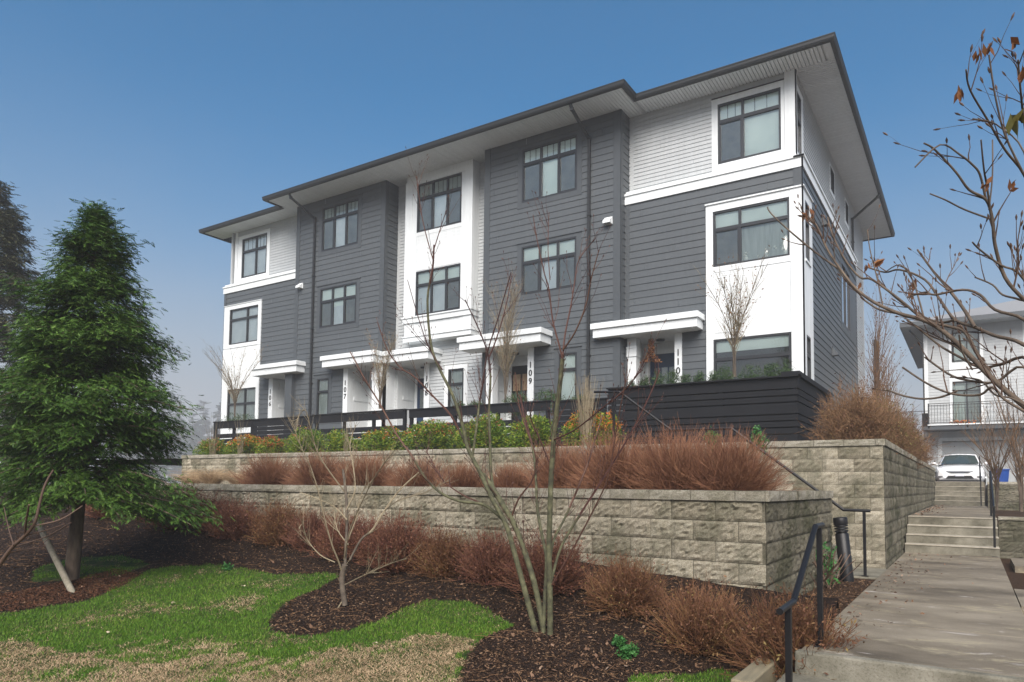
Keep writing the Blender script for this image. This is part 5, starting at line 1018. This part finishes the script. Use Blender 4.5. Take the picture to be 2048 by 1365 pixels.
for i,(px,py) in enumerate(((347,1212),(485,1178),(215,1272),(750,1294))):
    q=gp(px,py); m=MB(); m.add(*flakes(np.full(5,q[0])+r.normal(size=5)*.01,np.full(5,q[1])+r.normal(size=5)*.01,np.full(5,q[2]+.035),np.full((5,1),.016),.6,.5,r)); tag(m.build('pale_leaf',island('pale_leaf_%d'%i,[(0,(.36,.31,.2)),(1,(.46,.4,.28))],.7)),['pale curled leaf in the middle of the green lawn','pale leaf on the upper lawn right of the first','pale leaf on the lawn near the left straw patch','pale leaf on the straw below the mulch tongue'][i],'fallen leaf')
# ================================================================ handrails, bollard
def rail(label,pts,posts,r=.021,flat=False):
    t=thing('handrail',label,'handrail',tuple(pts[0])); m=MB()
    P=[np.array(p,float) for p in pts]
    for a,b in zip(P[:-1],P[1:]): m.tube([a,b],[r,r],12)
    for p in P[1:-1]: m.add(*sph(p,r*1.02))
    m.build('rail',M['black'],t,True)
    for (x,y,z0,z1) in posts:
        m=MB(); m.box(x-.019,x+.019,y-.019,y+.019,z0,z1); m.box(x-.045,x+.045,y-.045,y+.045,z0,z0+.008); m.build('post',M['black'],t,bevel=.003)
    return t
def sph(c,r,k=10):
    v=[];f=[]
    for i in range(k+1):
        for j in range(k): a=math.pi*i/k; b=2*math.pi*j/k; v.append((c[0]+r*math.sin(a)*math.cos(b),c[1]+r*math.sin(a)*math.sin(b),c[2]+r*math.cos(a)))
    for i in range(k):
        for j in range(k): f.append((i*k+j,i*k+(j+1)%k,(i+1)*k+(j+1)%k,(i+1)*k+j))
    return np.array(v),np.array(f)
rail('near black tubular handrail at the bottom steps of the walkway',[(-.99,4.52,.855),(-.99,4.92,.865),(-.99,5.72,1.315),(-.99,6.02,1.315)],[(-.99,4.76,.067,.85),(-.99,5.88,.4,1.3)])
rail('black handrail climbing left in front of the upper wall to the fence',[(-1.18,10.95,1.3),(-1.52,10.95,1.305),(-3.08,10.95,2.51),(-4.05,10.95,2.52),(-4.95,10.95,3.19),(-5.42,10.95,3.22)],[(-1.26,10.95,.4,1.3),(-3.6,10.95,1.55,2.5),(-5.05,10.95,2.28,3.2)])
rail('black handrail on the right side of the middle steps',[(.33,17.95,2.0),(.33,17.6,1.98),(.33,15.75,1.3),(.33,15.5,1.3)],[(.33,17.75,1.068,1.98),(.33,15.62,.4,1.3)])
rail('farthest black handrail on the right side of the top steps',[(.26,31.0,2.83),(.26,30.3,2.8),(.26,28.8,2.0),(.26,28.5,2.0)],[(.26,30.5,1.9,2.8),(.26,28.65,1.068,2.0)])
t=thing('bollard_light','black round bollard light leaning slightly beside the retaining wall','bollard',(-1.42,10.45,.38))
t.rotation_euler=(R(2),R(-5),0); c0=(-1.42,10.45,.38)
m=MB(); m.lathe(c0,[(0.085,-.1),(.085,.62),(.07,.63),(.07,.65)],24); m.build('post',M['black'],t,True)
for i in range(3): m=MB(); m.lathe(c0,[(.06,.645+i*.035),(.088,.65+i*.035),(.088,.665+i*.035),(.06,.672+i*.035)],24); m.build('louver',M['black'],t,True)
m=MB(); m.lathe(c0,[(.055,.64),(.055,.76)],16); m.build('lens',mat('frosted_lens',(.4,.4,.38),.3),t,True)
m=MB(); m.lathe(c0,[(.088,.745),(.09,.75),(.09,.83),(.083,.84),(0,.842)],24); m.build('cap',M['black'],t,True)
# ================================================================ neighbouring house
NY=43.; PN=Plane('x',NY,-1)
B=thing('neighbour_house','pale neighbouring house with a balcony above its garage at the right','house',(4,43,1.8))
def nb(fn,name,m,par=None,**k): b=MB(); fn(b); return b.build(name,m,par or B,**k)
s=MB(); siding(s,'x',-1.98,9,1.7,10.1,NY,-1,.15,[(-1.42,1.9,1.7,4.15),(-.72,.5,8.2,9.75),(-.8,.55,4.9,7.2)]); s.build('wall',M['lightsiding'],B)
s=MB(); s.box(-1.97,-1.96,NY,56,1.7,10.1); s.box(8.9,9,NY,56,1.7,10.1); s.box(-1.9,9,NY+.6,NY+.62,1.7,10.1); s.build('wall',M['lightsiding'],B)
s=MB(); PN.box(s,-1.98,-1.8,0,.03,1.7,10.1); PN.box(s,-1.98,9,0,.03,4.7,4.9); PN.box(s,-.85,-.72,0,.04,4.9,9.9); PN.box(s,.5,.64,0,.04,4.9,9.9); PN.box(s,-.72,.5,0,.03,7.2,8.2); PN.box(s,2.3,2.45,0,.03,4.9,10.1); s.build('window_trim',M['white'],B)
def nwin(a0,a1,z0,z1,v,tr,nm='window'):
    f=MB(); 
    for q in ((a0,a0+.05,z0,z1),(a1-.05,a1,z0,z1),(a0,a1,z1-.05,z1),(a0,a1,z0,z0+.05),(v-.03,v+.03,z0,z1)): PN.box(f,q[0],q[1],-.03,.02,q[2],q[3])
    if tr: PN.box(f,a0,a1,-.03,.018,tr-.03,tr+.03)
    w_=f.build(nm,M['frame'],B); g=MB(); PN.quad(g,a0,a1,-.02,z0,z1); g.build('pane',M['glass'],w_); g=MB(); PN.quad(g,a0,v,-.15,z0,z1); g.build('blind',M['blind'],w_); g=MB(); PN.quad(g,v,a1,-.15,z0,z1); g.build('curtain',M['curtain'],w_)
nwin(-.66,.48,8.25,9.75,-.05,9.3); nwin(-.74,.5,4.95,7.15,-.1,6.7,'balcony_door')
# garage
g=MB()
for i in range(4): PN.box(g,-1.25,1.9,-.12,-.08+.006*(i%2),1.75+i*.58,1.75+i*.58+.575)
g.build('garage_door',M['lightsiding'],B)
g=MB(); PN.box(g,-1.42,-1.25,-.12,.03,1.7,4.3); PN.box(g,-1.25,2.2,-.12,.028,4.12,4.3); g.build('garage_door_trim',M['white'],B)
g=MB(); g.box(-2.0,-1.85,NY-1.4,NY-1.25,1.7,4.6) ; g.build('balcony_post',M['darktrim'],B)
# balcony
g=MB(); g.box(-1.75,7,NY-1.5,NY,4.62,4.86); g.box(-2.05,-1.75,NY-1.5,NY,4.62,4.8); g.build('balcony_floor',M['darktrim'],B); g=MB(); g.box(-1.8,7,NY-1.55,NY-1.5,4.84,4.9); g.build('balcony_edge',M['white'],B)
g=MB(); yb=NY-1.47
for z in (4.98,5.85,5.95): g.box(-1.75,7,yb-.015,yb+.015,z-.015,z+.015)
g.box(-3.0,-1.75,NY-.2,NY-.17,5.7,5.73)
x=-1.75
while x<7: g.box(x-.008,x+.008,yb-.008,yb+.008,4.98,5.9); x+=.13
for z in (5.12,5.42,5.7): g.box(-1.75,7,yb-.006,yb+.006,z-.006,z+.006)
for x in (-1.75,-.1,1.55,3.2): g.box(x-.03,x+.03,yb-.03,yb+.03,4.7,5.97)
g.build('railing',M['frame'],B)
g=MB(); g.box(-3,-1.8,NY-1.6,NY-.1,4.3,4.4) if 0 else g.box(-2.05,-1.78,NY-1.3,NY-.1,4.8,5.5); tag(g.build('planter_box',M['fence']),'dark box on the balcony at the left of the railing','planter')
# roof
ex0,ex1,ey0,ey1,ez=-2.96,10.5,NY-1.1,57,10.12
g=MB(); g.box(ex0,ex1,ey0,ey1,ez-.02,ez); g.build('soffit',M['lightsiding'],B)
g=MB(); 
for q in ((ex0,ex1,ey0-.03,ey0),(ex0-.03,ex0,ey0-.03,ey1)): g.box(*q,ez-.04,ez+.2)
g.build('gutter',M['dark'],B)  # lighter grey than the townhouse gutter: fog haze put into the colour
g=MB(); g.add([(ex0,ey0,ez+.18),(ex1,ey0,ez+.18),(ex1,ey1,ez+.18),(ex0,ey1,ez+.18),(3,47,12.1),(7,47,12.1),(7,53,12.1),(3,53,12.1)],[(0,1,5,4),(1,2,6,5),(2,3,7,6),(3,0,4,7),(4,5,6,7)]); g.build('roof',mat('grey_shingles',(.2,.205,.21),.9),B)
g=MB(); g.bar((-2.6,NY-.3,10.05),(-2.0,NY-.1,9.3),.07,.07); g.bar((-2.0,NY-.06,9.3),(-2.0,NY-.06,4.9),.07,.07,(0,1,0)); g.build('downspout',M['gutter'],B)
g=MB(); n=90; c=np.array([-.28,NY-.7,5.05])+rng.normal(size=(n,3))*(.26,.06,.05); u=unit(rng.normal(size=(n,3)))*.07; g.add(*cards(c,u,unit(np.cross(u,rng.normal(size=(n,3))))*.05)); tag(g.build('orange_cushion',island('orange_fabric',[(0,(.65,.12,.03)),(.6,(.75,.25,.05)),(1,(.6,.55,.2))],.8)),'crumpled orange and red cushion on the neighbouring balcony','cushion')
# dark slatted fence by the driveway
t=thing('fence','dark slatted fence with light gaps right of the parked white car','fence',(1.5,33.5,1.8)); z=1.95
while z<3.9: o=MB(); o.box(1.95,8,33.5,33.53,z,z+.2); o.build('board',M['fence'],t); z+=.235
o=MB(); o.box(1.85,1.97,33.48,33.58,1.8,4.1); o.build('post',M['fence'],t); o=MB(); o.box(1.85,8,33.45,33.6,3.95,4.05); o.build('cap_rail',M['fence'],t)
t=thing('fence','dark horizontal-slat side screen left of the garage','fence',(-2.4,36,1.8)); z=1.9
while z<4.3: o=MB(); o.box(-2.75,-2.2,34.5,34.54,z,z+.2); o.box(-2.2,-2.16,34.5,41,z,z+.2); o.build('board',M['fence'],t); z+=.24
# rear balcony screen of the townhouse
t=thing('privacy_screen','dark vertical-slat balcony screen at the rear corner of the townhouse','screen',(-3.5,34.6,5))
for i in range(7): y=34.65+i*.28; o=MB(); o.box(-3.5,-3.45,y,y+.2,4.6,8.2-.0*i); o.build('slat',M['fence'],t)
o=MB(); o.box(-3.85,-3.4,34.5,36.8,4.4,4.55); o.box(-3.5,-3.45,34.6,36.7,6.4,6.46); o.build('floor',M['darktrim'],t)
# blue recycling bin
t=thing('recycling_bin','blue recycling bin beside the white car','bin',(.9,35.5,1.8)); mb_=mat('blue_plastic',(.015,.09,.42),.45)
m=MB(); m.add([(.9,35.2,1.85),(1.4,35.2,1.85),(1.4,35.8,1.85),(.9,35.8,1.85),(.82,35.1,2.6),(1.48,35.1,2.6),(1.48,35.9,2.6),(.82,35.9,2.6)],[(0,1,5,4),(1,2,6,5),(2,3,7,6),(3,0,4,7),(0,3,2,1)]); m.build('body',mb_,t)
m=MB(); m.box(.79,1.51,35.07,35.95,2.6,2.66); m.build('lid',mb_,t,bevel=.01); m=MB(); m.tube([(.95,35.85,1.9),(1.35,35.85,1.9)],[.09,.09],12); m.build('wheel',M['black'],t)
t.scale=(.7,.8,.8)
# ================================================================ white sedan, front towards the camera
car=thing('parked_car','white sedan parked in front of the garage, facing the steps','car',(-.42,36.2,1.78)); cx,cy,cz=-.42,36.2,1.78
paint=mat('white_car_paint',(.8,.81,.82),.22); paint.node_tree.nodes['Principled BSDF'].inputs['Coat Weight'].default_value=.6
chrome=mat('chrome',(.7,.7,.7),.15,1); tyre=mat('tyre_rubber',(.015,.015,.015),.8); lampm=mat('headlight_lens',(.55,.58,.6),.1); dglass=mat('windscreen_glass',(.03,.045,.045),.06,spec=.8); plastic=mat('black_grille',(.012,.012,.013),.45)
# body lofted from side stations: (y, half width, z bottom, z belt, crown)
st_=[(0.0,.62,.34,.6,.62),(.06,.80,.26,.66,.7),(.25,.88,.2,.74,.8),(.7,.925,.18,.80,.88),(1.3,.935,.2,.86,.95),(1.9,.935,.2,.92,.97),(3.2,.935,.2,.95,.99),(4.2,.92,.22,.97,1.04),(4.7,.86,.28,.95,1.02),(4.85,.7,.4,.85,.92)]
k=9; vs=[]
for y,hw,zb,zt,zc in st_:
    sec=[(-hw*.92,zb),(-hw,zb+.12),(-hw*1.0,(zb+zt)/2),(-hw*.96,zt),(-hw*.6,zc),(0,zc+.02),(hw*.6,zc),(hw*.96,zt),(hw*1.0,(zb+zt)/2),(hw,zb+.12),(hw*.92,zb)]
    vs+=[(cx+a,cy+y,cz+z) for a,z in sec]
ns=11; F=[(i*ns+j,i*ns+(j+1)%ns,(i+1)*ns+(j+1)%ns,(i+1)*ns+j) for i in range(len(st_)-1) for j in range(ns)]
m=MB(); m.add(vs,F); 
for j in range(1,5): m.add([vs[j],vs[j+1],vs[10-j-1],vs[10-j]],[(0,1,2,3)])
m.add([vs[0],vs[1],vs[9],vs[10]],[(0,1,2,3)]); body=m.build('body',paint,car,True)
sub=body.modifiers.new('edge','BEVEL'); sub.width=.02; sub.segments=2
# greenhouse
gh=[(1.45,.80,.95),(2.15,.62,1.42),(2.6,.6,1.47),(3.2,.6,1.46),(3.9,.62,1.36),(4.35,.75,1.02)]
m=MB(); vs=[]
for y,hw,z in gh: vs+=[(cx-.84,cy+y,cz+.93),(cx-hw,cy+y,cz+z),(cx-hw*.5,cy+y-.03,cz+z+.02),(cx,cy+y-.04,cz+z+.03),(cx+hw*.5,cy+y-.03,cz+z+.02),(cx+hw,cy+y,cz+z),(cx+.84,cy+y,cz+.93)]
F=[(i*7+j,i*7+j+1,(i+1)*7+j+1,(i+1)*7+j) for i in range(5) for j in range(6)]; m.add(vs,F); m.build('roof',paint,car,True)
m=MB(); ws=[(-.72,1.43,.99),(-.58,2.08,1.385),(-.3,2.06,1.41),(0,2.05,1.42),(.3,2.06,1.41),(.58,2.08,1.385),(.72,1.43,.99),(.35,1.38,.985),(0,1.36,.985),(-.35,1.38,.985)]
W_=[(cx+a,cy+b-.03,cz+c+.012) for a,b,c in ws]; m.add(W_,[(0,1,2,9),(9,2,3,8),(8,3,4,7),(7,4,5,6)]); m.build('windscreen',dglass,car)
for s_ in (-1,1):
    m=MB(); m.add([(cx+s_*.845,cy+1.6,cz+.97),(cx+s_*.66,cy+2.2,cz+1.37),(cx+s_*.645,cy+3.8,cz+1.33),(cx+s_*.86,cy+4.1,cz+1.0)],[(0,1,2,3)]); m.build('side_window',dglass,car)
    m=MB(); m.add([(cx+s_*.86,cy+.26,cz+.70),(cx+s_*.55,cy+.06,cz+.645),(cx+s_*.36,cy+.02,cz+.62),(cx+s_*.36,cy+.02,cz+.57),(cx+s_*.6,cy+.05,cz+.55),(cx+s_*.84,cy+.2,cz+.6)],[(0,1,4,5),(1,2,3,4)]); 
    m.V=[v-np.array([0,.035,0]) for v in m.V]; m.build('headlight',lampm,car)
    m=MB(); m.add(*sph(np.array([cx+s_*1.02,cy+1.55,cz+1.02]),.09)); m.V=[(v-[cx+s_*1.02,0,0])*[1.25,1,1]+[cx+s_*1.02,0,0] for v in m.V]; m.V=[np.column_stack([v[:,0],(v[:,1]-cy-1.55)*.7+cy+1.55,(v[:,2]-cz-1.02)*.75+cz+1.02]) for v in m.V]; m.bar((cx+s_*.84,cy+1.55,cz+.98),(cx+s_*1.0,cy+1.55,cz+1.0),.04,.04); m.build('side_mirror',paint,car,True)
    m=MB(); m.box(cx+s_*.48,cx+s_*.8,cy+.01,cy+.05,cz+.37,cz+.42); m.build('fog_light',plastic,car)
    for yy in (.95,3.75):
        w_=MB(); a=np.linspace(0,2*math.pi,25)[:-1]
        w_.tube([(cx+s_*.72,cy+yy,cz+.32),(cx+s_*.94,cy+yy,cz+.32)],[.32,.32],24); wo_=w_.build('wheel',tyre,car); r_=MB(); r_.tube([(cx+s_*.9,cy+yy,cz+.32),(cx+s_*.95,cy+yy,cz+.32)],[.21,.21],16); r_.build('rim',chrome,wo_)
m=MB(); m.add([(cx-.5,cy-.01,cz+.64),(cx+.5,cy-.01,cz+.64),(cx+.32,cy-.045,cz+.575),(cx-.32,cy-.045,cz+.575)],[(0,1,2,3)]); m.build('upper_grille',plastic,car)
m=MB(); m.tube([(cx-.5,cy-.0,cz+.645),(cx-.2,cy-.05,cz+.6),(cx,cy-.055,cz+.592),(cx+.2,cy-.05,cz+.6),(cx+.5,cy,cz+.645)],.012,6); m.build('grille_trim',chrome,car)
m=MB(); m.add([(cx-.42,cy-.02,cz+.44),(cx+.42,cy-.02,cz+.44),(cx+.52,cy-.01,cz+.32),(cx-.52,cy-.01,cz+.32)],[(0,1,2,3)]); m.build('lower_grille',plastic,car)
m=MB(); m.box(cx-.16,cx+.16,cy-.06,cy-.045,cz+.42,cz+.52); m.build('licence_plate',mat('plate',(.65,.67,.75),.5),car)
m=MB(); m.box(cx-.72,cx+.72,cy+.03,cy+.15,cz+.16,cz+.24); m.build('front_lip',plastic,car)
# ================================================================ haze
hm=bpy.data.materials.new('haze'); hm.use_nodes=True; hm.node_tree.nodes.remove(hm.node_tree.nodes['Principled BSDF'])
v=hm.node_tree.nodes.new('ShaderNodeVolumePrincipled'); v.inputs['Color'].default_value=(1,.985,.96,1); v.inputs['Density'].default_value=HAZE_DENSITY; v.inputs['Anisotropy'].default_value=.2
hm.node_tree.links.new(v.outputs[0],hm.node_tree.nodes['Material Output'].inputs['Volume'])
h=MB(); h.box(-330,260,-160,330,-2.3,37); ho=h.build('haze',hm); tag(ho,'pale winter fog filling the air around the houses','haze',None,'stuff')
